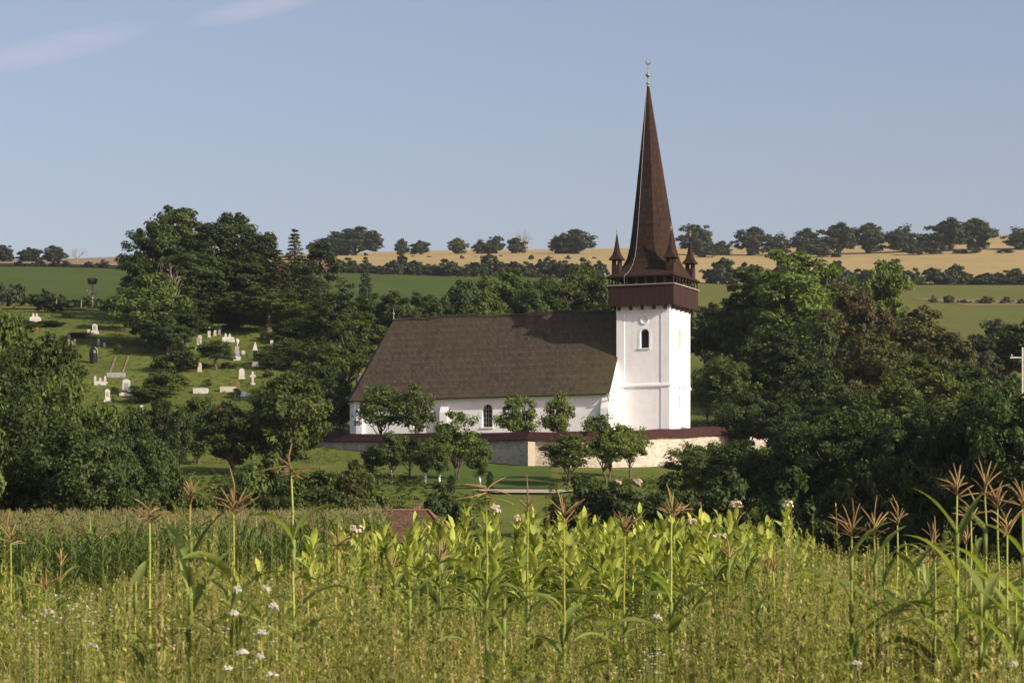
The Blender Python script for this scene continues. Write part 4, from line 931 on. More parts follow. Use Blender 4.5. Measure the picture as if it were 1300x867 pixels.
# ------------------------------------------------------------------ cemetery
def headstone(kind, u, row, hpx, wpx, mat, label, group='gravestones on the cemetery hill', Y=None, panel=None, rz=0.0):
    Y = Y or at_row(u, row); x = ux(u, Y); z = g1(x, Y); h = hpx/FPX*Y; w = wpx/FPX*Y; h2 = h+0.15
    o = thing('gravestone', label, 'gravestone', (x, Y, z-0.15), rz, group=group)
    m = MB(); d = max(0.14, min(0.3, w*.3))
    if kind == 'round':
        m.prism([(-w/2, 0.25), (w/2, .25)]+[(w/2*math.cos(math.pi*i/10), h2-w/2+w/2*math.sin(math.pi*i/10)) for i in range(11)], -d/2, d/2); m.build('slab', mat, o)
        b = MB(); b.box(-w*.65, w*.65, -d, d, -.2, .25); b.build('base', 'stone_grey' if mat != 'stone_white' else mat, o)
    elif kind == 'slab':
        m.box(-w/2, w/2, -d/2, d/2, 0.2, h2-0.1); m.frustum(-w/2, w/2, -d/2, d/2, h2-0.1, h2, .7); m.build('slab', mat, o)
        b = MB(); b.box(-w*.7, w*.7, -d, d, -.2, .2); b.build('base', mat, o)
    elif kind == 'stele':
        wi = w*.56; hb = h2*.3
        m.prism([(-wi/2, hb), (wi/2, hb)]+[(wi/2*math.cos(math.pi*i/10), h2-wi*.35+wi*.35*math.sin(math.pi*i/10)) for i in range(11)], -d*.7, d*.7); m.build('slab', mat, o)
        b = MB(); b.box(-w/2, w/2, -.55, .45, -.3, hb*.45); b.box(-w*.38, w*.38, -.4, .35, hb*.45, hb); b.build('base', mat, o)
        q = MB(); q.prism(arch(0, hb+h2*.12, wi*.55, h2*.38), -d*.7-.03, -d*.7+.02); q.build('plaque', panel or 'stone_grey', o)
    elif kind == 'obelisk':
        m.frustum(-w*.3, w*.3, -w*.3, w*.3, h2*.25, h2*.86, .62); m.frustum(-w*.19, w*.19, -w*.19, w*.19, h2*.86, h2, .05); m.build('shaft', mat, o)
        b = MB(); b.box(-w/2, w/2, -w/2, w/2, -.3, h2*.14); b.box(-w*.4, w*.4, -w*.4, w*.4, h2*.14, h2*.25); b.build('base', mat, o)
    elif kind == 'spire':
        m.box(-w*.3, w*.3, -w*.3, w*.3, h2*.22, h2*.66); m.build('shaft', 'stone_black', o)
        b = MB(); b.box(-w/2, w/2, -w/2, w/2, -.3, h2*.12); b.box(-w*.4, w*.4, -w*.4, w*.4, h2*.12, h2*.22); b.build('base', 'stone_grey', o)
        c = MB(); c.box(-w*.36, w*.36, -w*.36, w*.36, h2*.66, h2*.72); c.frustum(-w*.34, w*.34, -w*.34, w*.34, h2*.72, h2, .06); c.build('cap', 'stone_white', o)
    elif kind == 'urn':
        m.frustum(-w*.34, w*.34, -w*.34, w*.34, h2*.2, h2*.66, .75); m.build('shaft', 'stone_grey', o)
        b = MB(); b.box(-w/2, w/2, -w/2, w/2, -.3, h2*.2); b.build('base', 'stone_white', o)
        c = MB(); c.lathe([(.05, h2*.66), (.10, h2*.70), (.08, h2*.74), (w*.30, h2*.84), (w*.33, h2*.92), (w*.2, h2*.98), (.03, h2)], 10); c.build('urn', 'stone_white', o, True)
    elif kind == 'cross':
        t = w*.17; m.box(-t, t, -t, t, .3, h2); m.box(-w/2, w/2, -t*.99, t*.99, h2*.62, h2*.62+2*t); m.build('cross', mat, o)
        b = MB(); b.box(-w*.4, w*.4, -w*.35, w*.35, -.3, .3); b.build('base', mat, o)
    elif kind == 'trough':
        D = 1.7; t = .16
        m.box(-w/2, w/2, -D/2, -D/2+t, -.3, h2); m.box(-w/2, w/2, D/2-t, D/2, -.3, h2); m.box(-w/2, -w/2+t, -D/2+t+.001, D/2-t-.001, -.3, h2-.004); m.box(w/2-t, w/2, -D/2+t+.001, D/2-t-.001, -.3, h2-.004); m.build('kerb', mat, o)
        b = MB(); b.box(-w/2+t, w/2-t, -D/2+t, D/2-t, -.3, h2-.1); b.build('earth', 'soil', o)
    elif kind == 'kerbed':
        m.box(-w/2, w/2, -.7, -.5, -.3, h2*.5); m.box(-w/2, w/2, .6, .8, -.3, h2*.5); m.build('kerb', mat, o)
        for k, f in enumerate((-.42, .0, .42)):
            b = MB(); b.box(w*f-.13, w*f+.13, -.73, -.47, h2*.5, h2*(1 if k != 1 else .8)); b.frustum(w*f-.13, w*f+.13, -.73, -.47, h2*(1 if k != 1 else .8), h2*(1 if k != 1 else .8)+.12, .3); b.build('post', mat, o)
    elif kind == 'tomb':
        m.box(-w/2, w/2, -.6, .6, -.3, h2*.42); m.frustum(-w*.5, w*.5, -.6, .6, h2*.42, h2*.55, .8); m.build('slab', mat, o)
        b = MB(); b.prism([(-w*.36, h2*.5), (-w*.12, h2*.5), (-w*.16, h2*.9), (-w*.24, h2), (-w*.32, h2*.9)], .1, .35); b.build('headstone', mat, o)
        b = MB(); b.prism([(w*.0, h2*.5), (w*.2, h2*.5), (w*.17, h2*.85), (w*.1, h2), (w*.03, h2*.85)], .1, .35); b.build('headstone', mat, o)
    elif kind == 'draped':
        m.lathe([(w*.42, 0), (w*.45, h2*.3), (w*.48, h2*.62), (w*.44, h2*.78), (w*.28, h2*.92), (w*.1, h2)], 9); m.build('shaft', 'stone_black', o)
        b = MB(); b.prism([(-.05, h2*.55), (w*.42, h2*.55), (w*.42, h2*.82), (w*.2, h2*.99), (-.05, h2*1.02)], w*.40, w*.52); b.build('back_plate', 'stone_white', o)
    return o
HS = headstone
HS('stele', 253, 442, 17, 10, 'stone_white', 'white stepped stele with dark panel at the foot of the pine grove')
HS('slab', 265.5, 428, 14, 3.4, 'stone_white', 'tall thin white slab just above the white stepped stele')
HS('slab', 273, 426, 9, 3.2, 'stone_cream', 'small pale slab in the shade beside the tall thin slab')
HS('round', 278.5, 425, 7, 3.4, 'stone_white', 'tiny rounded slab in the shade under the grove')
HS('tomb', 290, 434, 11, 15, 'stone_white', 'wide white tomb with two small headstones on top')
HS('urn', 301, 457, 27, 8.5, 'stone_grey', 'grey pillar crowned by a white urn')
HS('spire', 324, 465, 31, 8, 'stone_black', 'black pillar with a pointed white top')
HS('round', 309, 450, 5, 4.5, 'stone_white', 'tiny round stone between the urn pillar and the black pillar')
HS('round', 360, 453, 13.5, 6, 'stone_white', 'rounded white slab alone on the sunny grass')
HS('round', 253.5, 472, 12, 5.2, 'stone_cream', 'cream rounded slab below the white stepped stele')
HS('round', 307, 481, 13.5, 6.8, 'stone_white', 'largest rounded white slab beside the cream trough grave')
HS('cross', 321, 488, 16, 7.5, 'stone_white', 'white stone cross below the black pillar')
HS('trough', 255, 498, 5, 18, 'stone_white', 'white trough grave planted with a reddish shrub')
HS('trough', 289.5, 496, 5, 19, 'stone_cream', 'cream trough grave planted with a dark shrub')
HS('slab', 308, 503, 5, 10, 'sign_blue', 'low bluish slab below the largest rounded slab')
HS('slab', 376.5, 432, 17, 4, 'stone_white', 'tallest white slab in the crowded upper corner')
HS('cross', 372, 425, 9, 4, 'stone_white', 'small white cross behind the tallest upper slab')
HS('round', 382.5, 427, 6, 3.5, 'stone_white', 'short rounded slab right of the tallest upper slab')
HS('round', 395, 426, 7, 4.6, 'stone_white', 'white rounded slab among dark leaves in the upper corner')
HS('slab', 406.5, 422, 7, 3.8, 'stone_cream', 'cream slab last in the crowded upper corner')
HS('slab', 413.5, 455, 17, 4, 'stone_white', 'tall white slab against the dark tree by the roof hip')
HS('slab', 403.5, 446, 8, 3, 'stone_grey', 'grey slab near the tall slab by the dark tree')
HS('obelisk', 399, 482, 9, 5, 'stone_cream', 'small cream obelisk above the churchyard corner')
HS('slab', 358, 420, 5.5, 3, 'stone_white', 'small white slab under the overhanging bright tree')
HS('slab', 349, 462, 8, 4, 'stone_grey', 'weathered grey slab left of the lone rounded slab')
HS('slab', 302, 492, 7, 4, 'stone_rust', 'reddish brown stone beside the cream trough grave')
HS('slab', 345, 440, 8, 4, 'stone_white', 'white slab half under the overhanging bright tree')
HS('round', 386, 446, 6, 4, 'stone_cream', 'cream stone between the lone rounded slab and the tall slab')
HS('stele', 136.5, 509, 15, 10.5, 'stone_white', 'white stele with square dark panel lowest above the walnut crown', rz=.2)
HS('stele', 160.5, 501, 20, 17, 'stone_white', 'white arched stele with dark panel on a wide plinth')
HS('kerbed', 128, 488, 9, 15, 'stone_white', 'low white kerbed grave with short posts')
HS('obelisk', 178.5, 507, 17, 10, 'stone_grey', 'grey obelisk on a broad base beside the arched stele')
HS('round', 180, 520, 6, 5, 'stone_white', 'small white stone below the grey obelisk')
HS('draped', 118.5, 461, 21, 11, 'stone_black', 'bulky black monument edged with white')
HS('slab', 125.3, 438, 8, 2.8, 'stone_white', 'narrow white post stone above the black monument')
HS('slab', 132.5, 440, 5.5, 2.8, 'stone_white', 'short white post stone beside the narrow one')
HS('stele', 120.5, 423, 12, 11, 'stone_white', 'white arched monument at the foot of the nest pole')
HS('slab', 112.5, 423, 5, 4, 'stone_cream', 'cream stone beside the monument under the nest pole')
HS('tomb', 45, 408, 11, 13, 'stone_white', 'white tomb with peaked headstones highest on the slope')
HS('tomb', 3, 442, 12, 12, 'stone_white', 'white tomb cut off by the picture edge')
HS('slab', 46, 421, 8, 4, 'stone_rust', 'reddish stone below the highest white tomb')
HS('round', 46.5, 417, 4, 3, 'stone_white', 'tiny white stone right under the highest white tomb')
HS('round', 88, 430, 7, 3, 'stone_white', 'small white stone beside the golden thuja')
HS('kerbed', 92, 438, 6, 9, 'stone_cream', 'low cream kerbed grave at the foot of the golden thuja')
HS('round', 52, 496, 9, 5, 'stone_cream', 'weathered stone glimpsed through the walnut crown')
HS('round', 905, 541, 10, 6.5, 'stone_cream', 'cream rounded headstone behind the end of the churchyard wall', Y=322)
HS('slab', 886, 540, 9, 6.5, 'sign_blue', 'bluish slab on the grass beside the tower base', Y=322)
HS('slab', 991.5, 516, 6, 4, 'stone_white', 'white slab below the bare pale trunk', Y=342)
HS('slab', 1004.5, 524, 8, 4, 'stone_cream', 'leaning cream slab next to the brown stone', Y=338, rz=.3)
HS('slab', 1010.5, 525, 9, 3.4, 'stone_rust', 'brown stone next to the leaning cream slab', Y=338)
HS('cross', 961.5, 505, 9, 4.5, 'stone_white', 'thin white cross in the dark wooded slope', Y=345)
HS('slab', 913, 489, 8, 4, 'stone_cream', 'cream slab beside the small sunny lawn on the wooded slope', Y=368)
cw = MB(); Yc = 366; cw.box(ux(136, Yc), ux(159, Yc), Yc-.3, Yc+.2, g1(ux(147, Yc), Yc)-.5, g1(ux(147, Yc), Yc)+.55)
tag(cw.build('low_wall', 'stone_grey'), 'low grey retaining wall at the lower end of the cemetery footpath', 'wall')
# nest pole, white pole, stakes
Yp = 445; xp = ux(117.3, Yp); zp = g1(xp, Yp); zt = rowz(358, Yp)
o = thing('utility_pole', 'wooden pole with crossarm carrying a big stork nest', 'pole', (xp, Yp, 0))
m = MB(); m.tube([(0, 0, zp-.5), (0, 0, zt)], [.19, .14], 8); m.build('pole', 'dead_wood', o)
m = MB(); za = rowz(371, Yp); m.box(-.9, .9, -.3, -.16, za-.08, za+.08); m.tube([(-.75, -.2, za-.05), (0, -.17, za-.9)], .04, 5); m.tube([(.75, -.2, za-.05), (0, -.17, za-.9)], .04, 5); ca = m.build('crossarm', 'concrete', o)
for dx_ in (-.8, -.45, .45, .8):
    m = MB(); m.lathe([(.03, 0), (.07, .05), (.05, .12), (.08, .17), (.03, .26)], 7, (dx_, -.23, za+.08)); m.build('insulator', 'stone_white', ca, True)
r_ = np.random.default_rng(4); m = MB()
for k in range(170):
    a_ = r_.random()*6.28; q = .25+.55*r_.random()**.5; zz = zt-.25+r_.random()*.75; d = Vector((-math.sin(a_), math.cos(a_), r_.normal()*.25))*.42*(.6+.8*r_.random()); c = Vector((math.cos(a_)*q*(.7+.35*(zz-zt+.25)), math.sin(a_)*q*(.7+.35*(zz-zt+.25)), zz))
    m.tube([c-d, c+d*.2+Vector((0, 0, r_.normal()*.05)), c+d], [.028, .03, .018], 4)
m.lathe([(.2, zt-.3), (.62, zt-.1), (.78, zt+.3), (.70, zt+.38), (.3, zt+.3)], 12)
tag(m.build('stork_nest', 'twigs'), 'dark round twig nest on top of the wooden pole', 'nest').location = (xp, Yp, 0)
Yq = 285; xq = ux(1298.3, Yq); o = thing('utility_pole', 'white concrete pole with a short side arm among dark trees', 'pole', (xq, Yq, 0))
m = MB(); zq = rowz(441, Yq); m.frustum(-.10, .10, -.10, .10, g1(xq, Yq)-.5, zq, .8); m.build('pole', 'stone_white', o)
m = MB(); m.box(-1.25, -.13, -.09, .09, rowz(454, Yq)-.07, rowz(454, Yq)+.07); q_ = m.build('crossarm', 'stone_white', o)
m = MB(); m.lathe([(.03, 0), (.07, .05), (.05, .12), (.08, .17), (.03, .28)], 7, (-1.1, 0, rowz(454, Yq)+.07)); m.build('insulator', 'metal_grey', q_, True)
for k, (u, rb) in enumerate(((57.5, 392), (71.5, 393), (103, 396))):
    Y = 462; x = ux(u, Y); m = MB(); z = g1(x, Y); m.tube([(x, Y, z-.4), (x+.05, Y, z+1.5)], [.09, .075], 6); tag(m.build('fence_post', 'dead_wood'), 'grey wooden post standing below the hedge by the dirt track', 'fence post', 'fence posts by the dirt track')
for u, row, w, lb in ((784, 606, 15, 'long pale rock at the edge of the dark scrub under the tower'), (809, 605, 13, 'upright pale and rust brown rock beside the long pale rock')):
    Y = 252; x = ux(u, Y); z = rowz(row+7, Y); s = w/FPX*Y/2; rr = np.random.default_rng(int(u)); m = MB(); vs = []; nn, mm_ = 10, 7
    for i in range(mm_):
        t = math.pi*i/(mm_-1)
        for j in range(nn):
            a_ = 6.28*j/nn; k = 1+rr.normal()*.2; vs.append((x+s*k*math.sin(t)*math.cos(a_), Y+s*.8*k*math.sin(t)*math.sin(a_), z+s*(.45 if u < 800 else .75)*(k*math.cos(t))))
    m.add(vs, [(i*nn+j, i*nn+(j+1) % nn, (i+1)*nn+(j+1) % nn, (i+1)*nn+j) for i in range(mm_-1) for j in range(nn)]); tag(m.build('boulder', 'rock'), lb, 'rock')
r_ = np.random.default_rng(9)
Yo = 262; xo = ux(283, Yo); zo = rowz(520, Yo); V, F, T = crown_from_clumps(np.array([[xo+r_.normal()*.3, Yo-4.2+r_.normal()*.2, zo+r_.normal()*.55] for _ in range(5)]), np.full(5, .16), np.array([xo, Yo, zo]), r_, 14, .13)
tag(part('trumpet_vine', mesh_np('trumpet_vine', V, F, 'petal_orange', False, T)), 'cluster of orange blossom hanging in the darker tree on the slope', 'flowers')

# ------------------------------------------------------------------ maize and tobacco
def blade(mb, p0, az, L, w, e0, bend, r, seg=9, vfold=.25, tint=.5, tw=0.0, shape='maize', wav=.0):
    p = np.array(p0, float); e = e0; pts = []; h = np.array([math.cos(az), math.sin(az), 0]); sd0 = np.array([-math.sin(az), math.cos(az), 0])
    for i in range(seg+1):
        t = i/seg; d = h*math.cos(e)+np.array([0, 0, math.sin(e)]); nrm_ = -h*math.sin(e)+np.array([0, 0, math.cos(e)])
        if shape == 'maize': ww = w*min(1, .55+t*2.2)*(1-t**2.2)**.8
        else: ww = w*(math.sin(math.pi*min(1, t**.85))**.8)+.006
        a_ = tw*t; sd = sd0*math.cos(a_)+nrm_*math.sin(a_); n2 = nrm_*math.cos(a_)-sd0*math.sin(a_)
        k = wav*math.sin(t*14+az*3)*ww
        pts += [p+sd*ww*.5+n2*(ww*vfold+k), p, p-sd*ww*.5+n2*(ww*vfold-k)]
        p = p+d*L/seg; e -= bend/seg*(.5+t)
    fs = []
    for i in range(seg):
        a_ = i*3; fs += [(a_, a_+1, a_+4, a_+3), (a_+1, a_+2, a_+5, a_+4)]
    mb.add(pts, fs, tint)
def tassel_mesh(mb, z, x, r, spike=.30, nb=8, L=.20, spread=1.0, rad=.007, seg=4):
    mb.tube([(x, 0, z), (x+r.normal()*.01, r.normal()*.01, z+spike*.6), (x+r.normal()*.02, r.normal()*.02, z+spike)], [rad, rad*1.15, rad*.5], 5, r.random())
    for k in range(nb):
        a_ = 6.28*k/nb*1.7+r.normal()*.5; zz = z-.015+.10*k/nb; l = L*(.7+.5*r.random()); el = max(-.1, (1.22-.50*spread)+r.normal()*.34); pts = []; p = np.array([x, 0, zz])
        for i in range(seg+1):
            pts.append(p.copy()); p = p+np.array([math.cos(a_)*math.cos(el), math.sin(a_)*math.cos(el), math.sin(el)])*l/seg; el -= .14*r.random()
        mb.tube(pts, [rad*.75]+[rad*.95]*(seg-1)+[rad*.4], 4, r.random())
def maize(u, Y, top, label, leaves, seed, spread=1.0, spike=.30, L=.22, nb=8, tas=True, lean_=0.0, ear=False):
    """leaves: list of (fraction of height, azimuth in degrees: 0 = to the picture's right, length, bend)"""
    r = np.random.default_rng(seed); x = ux(u, Y); z = g1(x, Y); H = rowz(top, Y)-z; hs_ = H-spike if tas else H*.8
    o = thing('maize_plant', label, 'maize plant', (x, Y, z), 0, group='tall maize plants at the front of the field')
    m = MB(); n = 9; pts = [(lean_*(i/n)**2+r.normal()*.004, r.normal()*.004, -.05+(hs_+.05)*i/n) for i in range(n+1)]
    m.tube(pts, [.0155-.0095*i/n for i in range(n+1)], 7, .5+.3*r.random())
    for k in range(2, n): m.lathe([(.0150-.0085*k/n, -.012), (.0185-.009*k/n, 0), (.0150-.0085*k/n, .012)], 7, pts[k], .3)
    m.build('stalk', 'stalk', o, True)
    if tas:
        m = MB(); tassel_mesh(m, hs_, pts[-1][0], r, spike, nb+int(r.integers(2, 8)), L*(.66+.25*r.random()), max(.1, spread+r.normal()*.25), .0055); m.build('tassel', 'tassel', o, True)
    leaves = list(leaves)+[(.14+.09*k+r.random()*.05, (0 if k % 2 else 180)+r.normal()*35, .5+.25*r.random(), 1.5+1.0*r.random()) for k in range(4 if tas else 2)]
    for f, az, l, bd in leaves:
        m = MB(); xx = lean_*f*f; blade(m, (xx, 0, H*f), R(az+r.normal()*8), l, (.080+.03*r.random()), R(64+r.normal()*8), bd, r, 10, .22, .25+.6*r.random(), r.normal()*.5, 'maize', .05)
        # sheath wrapping the stalk below the blade
        m.tube([(xx, 0, H*f-.16), (xx, 0, H*f+.015)], [.0155, .0185], 7, .9)
        m.build('leaf', 'corn_leaf', o, True)
    if ear:
        m = MB(); m.lathe([(.008, 0), (.026, .05), (.030, .12), (.022, .19), (.006, .24)], 8); e_ = m.build('ear', 'corn_leaf', o, True); e_.location = (.025, -.01, H*.42); e_.rotation_euler = (0, R(18), 0)
    return o
FULL = [(.30, 20, .7, 2.0), (.40, 190, .75, 2.0), (.50, 10, .8, 1.9), (.60, 185, .75, 1.7), (.70, 5, .65, 1.5), (.80, 178, .5, 1.1)]
maize(14, 24, 645, 'maize plant with faded tassel nearest the picture edge', [(.45, 200, .5, 1.8), (.5, 170, .45, 1.2)], 1, .8)
maize(190, 21, 632, 'leafless yellow maize stalk with a drooping brown tassel', [(.45, 160, .3, 1.0)], 2, 1.3, .17, .24, 6)
maize(172, 22, 676, 'short broken maize stalk with one folded dead leaf', [(.5, 150, .4, .8), (.75, 60, .3, .5)], 3, tas=False)
maize(242, 21, 605, 'maize plant with bunched tassel and broad dark upright leaves', [(.55, 60, .8, .9), (.62, 120, .7, 1.2), (.72, 40, .6, .7), (.80, 150, .45, .8), (.45, 200, .6, 2.2)], 4, .35, .2, .17, 9)
maize(297, 21, 590, 'maize plant with long bare spike and tassel arms spread like a rake', [(.52, 170, .6, 1.9), (.56, -10, .6, 2.0), (.62, 200, .55, 1.8)], 5, 1.15, .36, .26, 7)
maize(375, 20.5, 562, 'tallest maize plant with flat tassel arms and one leaf stretched sideways', [(.72, 8, .5, 1.9), (.70, 165, .42, 1.7), (.50, 20, .6, 2.0), (.40, 195, .5, 2.3)], 6, 1.45, .24, .27, 5, lean_=-.03)
maize(392, 21, 690, 'cut yellow maize stump beside the tallest maize plant', [(.55, 150, .35, .6), (.6, 30, .3, .8)], 7, tas=False)
maize(430, 25, 655, 'pale maize plant at the start of the tobacco', [(.5, 10, .6, 2.0), (.55, 190, .6, 2.0)], 8, 1.0)
maize(618, 23, 620, 'maize stalk with fallen straw coloured tassel hanging over the farmhouse side', [(.50, 165, .65, 2.4), (.58, 12, .6, 2.6), (.64, 170, .55, 2.2), (.44, 5, .5, 2.6)], 9, 2.2, .06, .34, 5)
maize(670, 25, 600, 'slim maize plant with upright thin tassel before the gravel track', [(.45, 20, .5, 2.0), (.5, 170, .4, 1.8)], 10, .6, .34, .16, 5)
maize(716, 24, 648, 'maize plant with wide reddish tassel in front of the tallest tobacco flowers', [(.42, 10, .6, 2.2), (.50, 185, .6, 2.1), (.46, 60, .6, 2.5)], 11, 1.2, .10, .27, 11)
maize(793, 25, 655, 'maize plant with pale green tassel amid the tobacco', [(.45, 170, .6, 2.1), (.52, 5, .6, 2.2)], 12, .8, .16, .22, 9)
maize(852, 24, 620, 'maize plant with bushy brown tassel beyond the middle of the tobacco', [(.40, 185, .7, 2.2), (.48, 15, .7, 2.2), (.55, 175, .5, 2.0)], 13, .65, .24, .22, 10)
maize(983, 24, 692, 'short maize stalk with a closed straw tassel among weeds', [(.4, 10, .4, 1.6), (.35, 170, .4, 1.8)], 14, .1, .22, .12, 4)
maize(1081, 22, 632, 'first of the paired red tassel maize plants', [(.78, 12, .45, .9), (.62, 175, .6, 1.8), (.52, -8, .65, 2.1), (.40, 180, .6, 2.4)], 15, .95, .30, .25, 9, ear=True)
maize(1111, 22.5, 629, 'second of the paired red tassel maize plants', [(.74, 10, .42, .8), (.55, 175, .6, 1.8), (.48, 5, .65, 2.2), (.35, 150, .6, 2.4)], 16, .95, .32, .25, 10, ear=True)
maize(1139, 26, 627, 'thin faded maize plant behind the paired red tassels', [(.45, 10, .5, 1.9), (.5, 185, .5, 2.0)], 17, .5, .28, .2, 7)
maize(1187, 22, 655, 'leafless maize stalk with one sided drooping tassel and a hanging leaf', [(.45, 172, .62, 2.5), (.40, 160, .6, 2.4)], 18, 1.3, .34, .2, 5)
maize(1215, 21, 588, 'tallest maize plant of the dense clump with a long tassel spike', [(.78, 165, .5, .8), (.74, 30, .55, .6), (.62, 180, .6, 1.4), (.50, 5, .7, 2.0), (.42, 175, .6, 2.2)], 19, 1.2, .24, .2, 8)
maize(1233, 22.5, 618, 'maize plant hiding between the two tallest of the dense clump', [(.6, 10, .5, 1.6), (.5, 180, .6, 1.9)], 20, .7, .26, .2, 8)
maize(1251, 21.5, 600, 'maize plant with fan shaped tassel in the dense clump', [(.80, 150, .35, .7), (.66, 190, .6, 2.2), (.55, 5, .65, 2.2), (.45, 178, .6, 2.3)], 21, .75, .16, .27, 8)
maize(1267, 22, 610, 'maize plant with loose upright tassel in the dense clump', [(.58, 5, .6, 1.9), (.48, 185, .7, 2.1), (.4, 20, .6, 2.2)], 22, .5, .22, .24, 8)
maize(1279, 21, 645, 'shorter maize plant in front of the dense clump', [(.62, 170, .6, 1.4), (.50, 0, .6, 1.7), (.38, 190, .6, 2.1)], 23, .9, .20, .2, 6)
maize(1299, 21.5, 612, 'maize plant with reddish tassel cut by the picture edge', [(.75, 175, .5, 1.3), (.6, 185, .65, 1.7), (.5, 170, .65, 2.0), (.4, 190, .6, 2.2)], 24, .8, .2, .24, 10)
maize(1245, 20.5, 690, 'low leafy maize shoot at the foot of the dense clump', [(.5, 20, .6, 1.2), (.6, 160, .6, 1.0), (.7, 60, .5, .8), (.8, 130, .4, .6)], 25, tas=False)
maize(1165, 25, 668, 'slim green maize shoot with no tassel behind the weeds', [(.6, 10, .4, 1.2), (.7, 170, .4, .9), (.8, 30, .3, .5)], 26, tas=False)
maize(1290, 20.2, 700, 'broad leaved maize shoot at the picture edge', [(.5, 190, .7, 1.5), (.6, 10, .6, 1.0), (.7, 170, .5, .9)], 27, tas=False)
maize(520, 24, 700, 'young maize shoot low among weeds before the farmhouse', [(.55, 10, .6, 1.6), (.65, 175, .6, 1.2), (.75, 20, .5, .8)], 28, tas=False)
maize(640, 23, 712, 'young maize shoot with hanging leaves beside the fallen tassel stalk', [(.6, 185, .6, 2.2), (.7, -5, .6, 2.4), (.8, 160, .4, 1.8)], 29, tas=False)
def far_maize(seed):
    r = np.random.default_rng(seed); H = 1.95; m = MB(); t = MB(); lx = r.normal()*.05
    m.tube([(0, 0, -.1), (lx*.3, 0, H*.5), (lx, 0, H-.25)], [.015, .012, .007], 5, .9, False)
    a0 = r.random()*6.28
    for k in range(9): blade(m, (lx*(k/10), 0, H*(.18+.62*k/9)), a0+math.pi*(k % 2)+r.normal()*.35, .55+.2*r.random(), .065, R(62+r.normal()*9), 1.9+r.normal()*.3, r, 6, .2, r.random(), 0, 'maize')
    tassel_mesh(t, H-.25, lx, r, .25, 7, .19, .6, .008, 3)
    return m, t
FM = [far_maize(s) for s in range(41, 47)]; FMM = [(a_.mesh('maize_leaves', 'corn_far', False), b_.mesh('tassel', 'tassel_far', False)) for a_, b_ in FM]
FMN = [(with_mat(a_.mesh('leaves', 'corn_leaf', False), 'corn_leaf'), b_.mesh('tassel', 'tassel', False)) for a_, b_ in FM]
r_ = np.random.default_rng(78)
for k in range(52):
    band = ((-15, 130), (420, 640), (860, 1010), (1020, 1310), (200, 420))[k % 5 if k % 5 < 4 or k % 2 else 3]; u = band[0]+(band[1]-band[0])*r_.random(); Y = 23.5+9*r_.random()
    x = ux(u, Y); a_, b_ = FMN[k % 6]; s_ = .62+.26*r_.random()+(.08 if u > 1100 else 0)
    o = thing('maize_plant', 'leafy green maize plant of middling height among the weeds before the tobacco', 'maize plant', (x, Y, g1(x, Y)), r_.random()*6.28, (s_*1.15, s_*1.15, s_), 'leafy maize plants among the weeds'); part('leaves', a_, o)
    if k % 3 == 0: part('tassel', b_, o)
r_ = np.random.default_rng(77); spots = []
for i in range(70):
    Y = 69+i*.72
    for x in np.arange(ux(-45, Y), ux(540, Y), .34):
        if CU+FPX*x/Y > 425+55*min(1, (Y-69)/16)+r_.normal()*12: continue
        spots.append((x+r_.normal()*.05, Y+r_.normal()*.10))
near, farr = spots[:280], spots[280:]
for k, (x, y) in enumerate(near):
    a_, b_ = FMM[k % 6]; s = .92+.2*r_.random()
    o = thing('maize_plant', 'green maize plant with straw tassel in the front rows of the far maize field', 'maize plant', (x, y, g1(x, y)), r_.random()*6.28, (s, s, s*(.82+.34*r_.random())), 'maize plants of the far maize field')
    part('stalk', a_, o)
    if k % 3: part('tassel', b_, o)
def merged(list_mb, sp, name, mat, keep=1):
    V, F, T = [], [], []; off = 0
    arr = [(np.array(mb.v, np.float32), [f for f in mb.f if len(f) == 4], np.array(mb.t, np.float32)) for mb in list_mb]
    arr = [(v, np.array(f, np.int32), t) for v, f, t in arr]
    zz = gz(np.array([p[0] for p in sp]), np.array([p[1] for p in sp]))
    for k, (x, y) in enumerate(sp):
        v, f, t = arr[k % len(arr)]; a_ = r_.random()*6.28; c, s = math.cos(a_), math.sin(a_); q = .9+.2*r_.random()
        w = np.stack([(v[:, 0]*c-v[:, 1]*s)*q+x, (v[:, 0]*s+v[:, 1]*c)*q+y, v[:, 2]*q+zz[k]], 1); V.append(w); F.append(f+off); T.append(t); off += len(v)
    return mesh_np(name, np.concatenate(V), np.concatenate(F), mat, False, np.concatenate(T))
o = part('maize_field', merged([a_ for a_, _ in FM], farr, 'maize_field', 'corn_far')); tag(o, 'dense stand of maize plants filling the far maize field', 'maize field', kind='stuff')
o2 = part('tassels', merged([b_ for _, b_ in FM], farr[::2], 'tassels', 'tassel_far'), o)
def tobacco(seed, H=1.3):
    r = np.random.default_rng(seed); m = MB(); s = MB(); s.tube([(0, 0, -.1), (0, 0, H*.5), (0, 0, H*.97)], [.017, .014, .008], 6, .6)
    n = 24
    for k in range(n):
        f = k/(n-1); a_ = k*2.4+r.normal()*.25; l = (.36-.15*f)*(.85+.3*r.random()); e0 = R(28+48*f+r.normal()*8)
        blade(m, (0, 0, H*(.14+.80*f)), a_, l, l*(.40-.08*f), e0, 1.25-.75*f+r.normal()*.15, r, 6, .16, np.clip(.05+.55*f+r.normal()*.28, 0, 1), r.normal()*.4, 'ovate', .10)  # tint rises with leaf height: lit tops and shaded gaps put into the colour
    return m, s
TB = [tobacco(s, 1.25+.10*(s % 3)) for s in range(61, 68)]; TBM = [(a_.mesh('leaves', 'tobacco_leaf', True, False), b_.mesh('stem', 'stalk', True)) for a_, b_ in TB]
fl = MB(); r2 = np.random.default_rng(5)
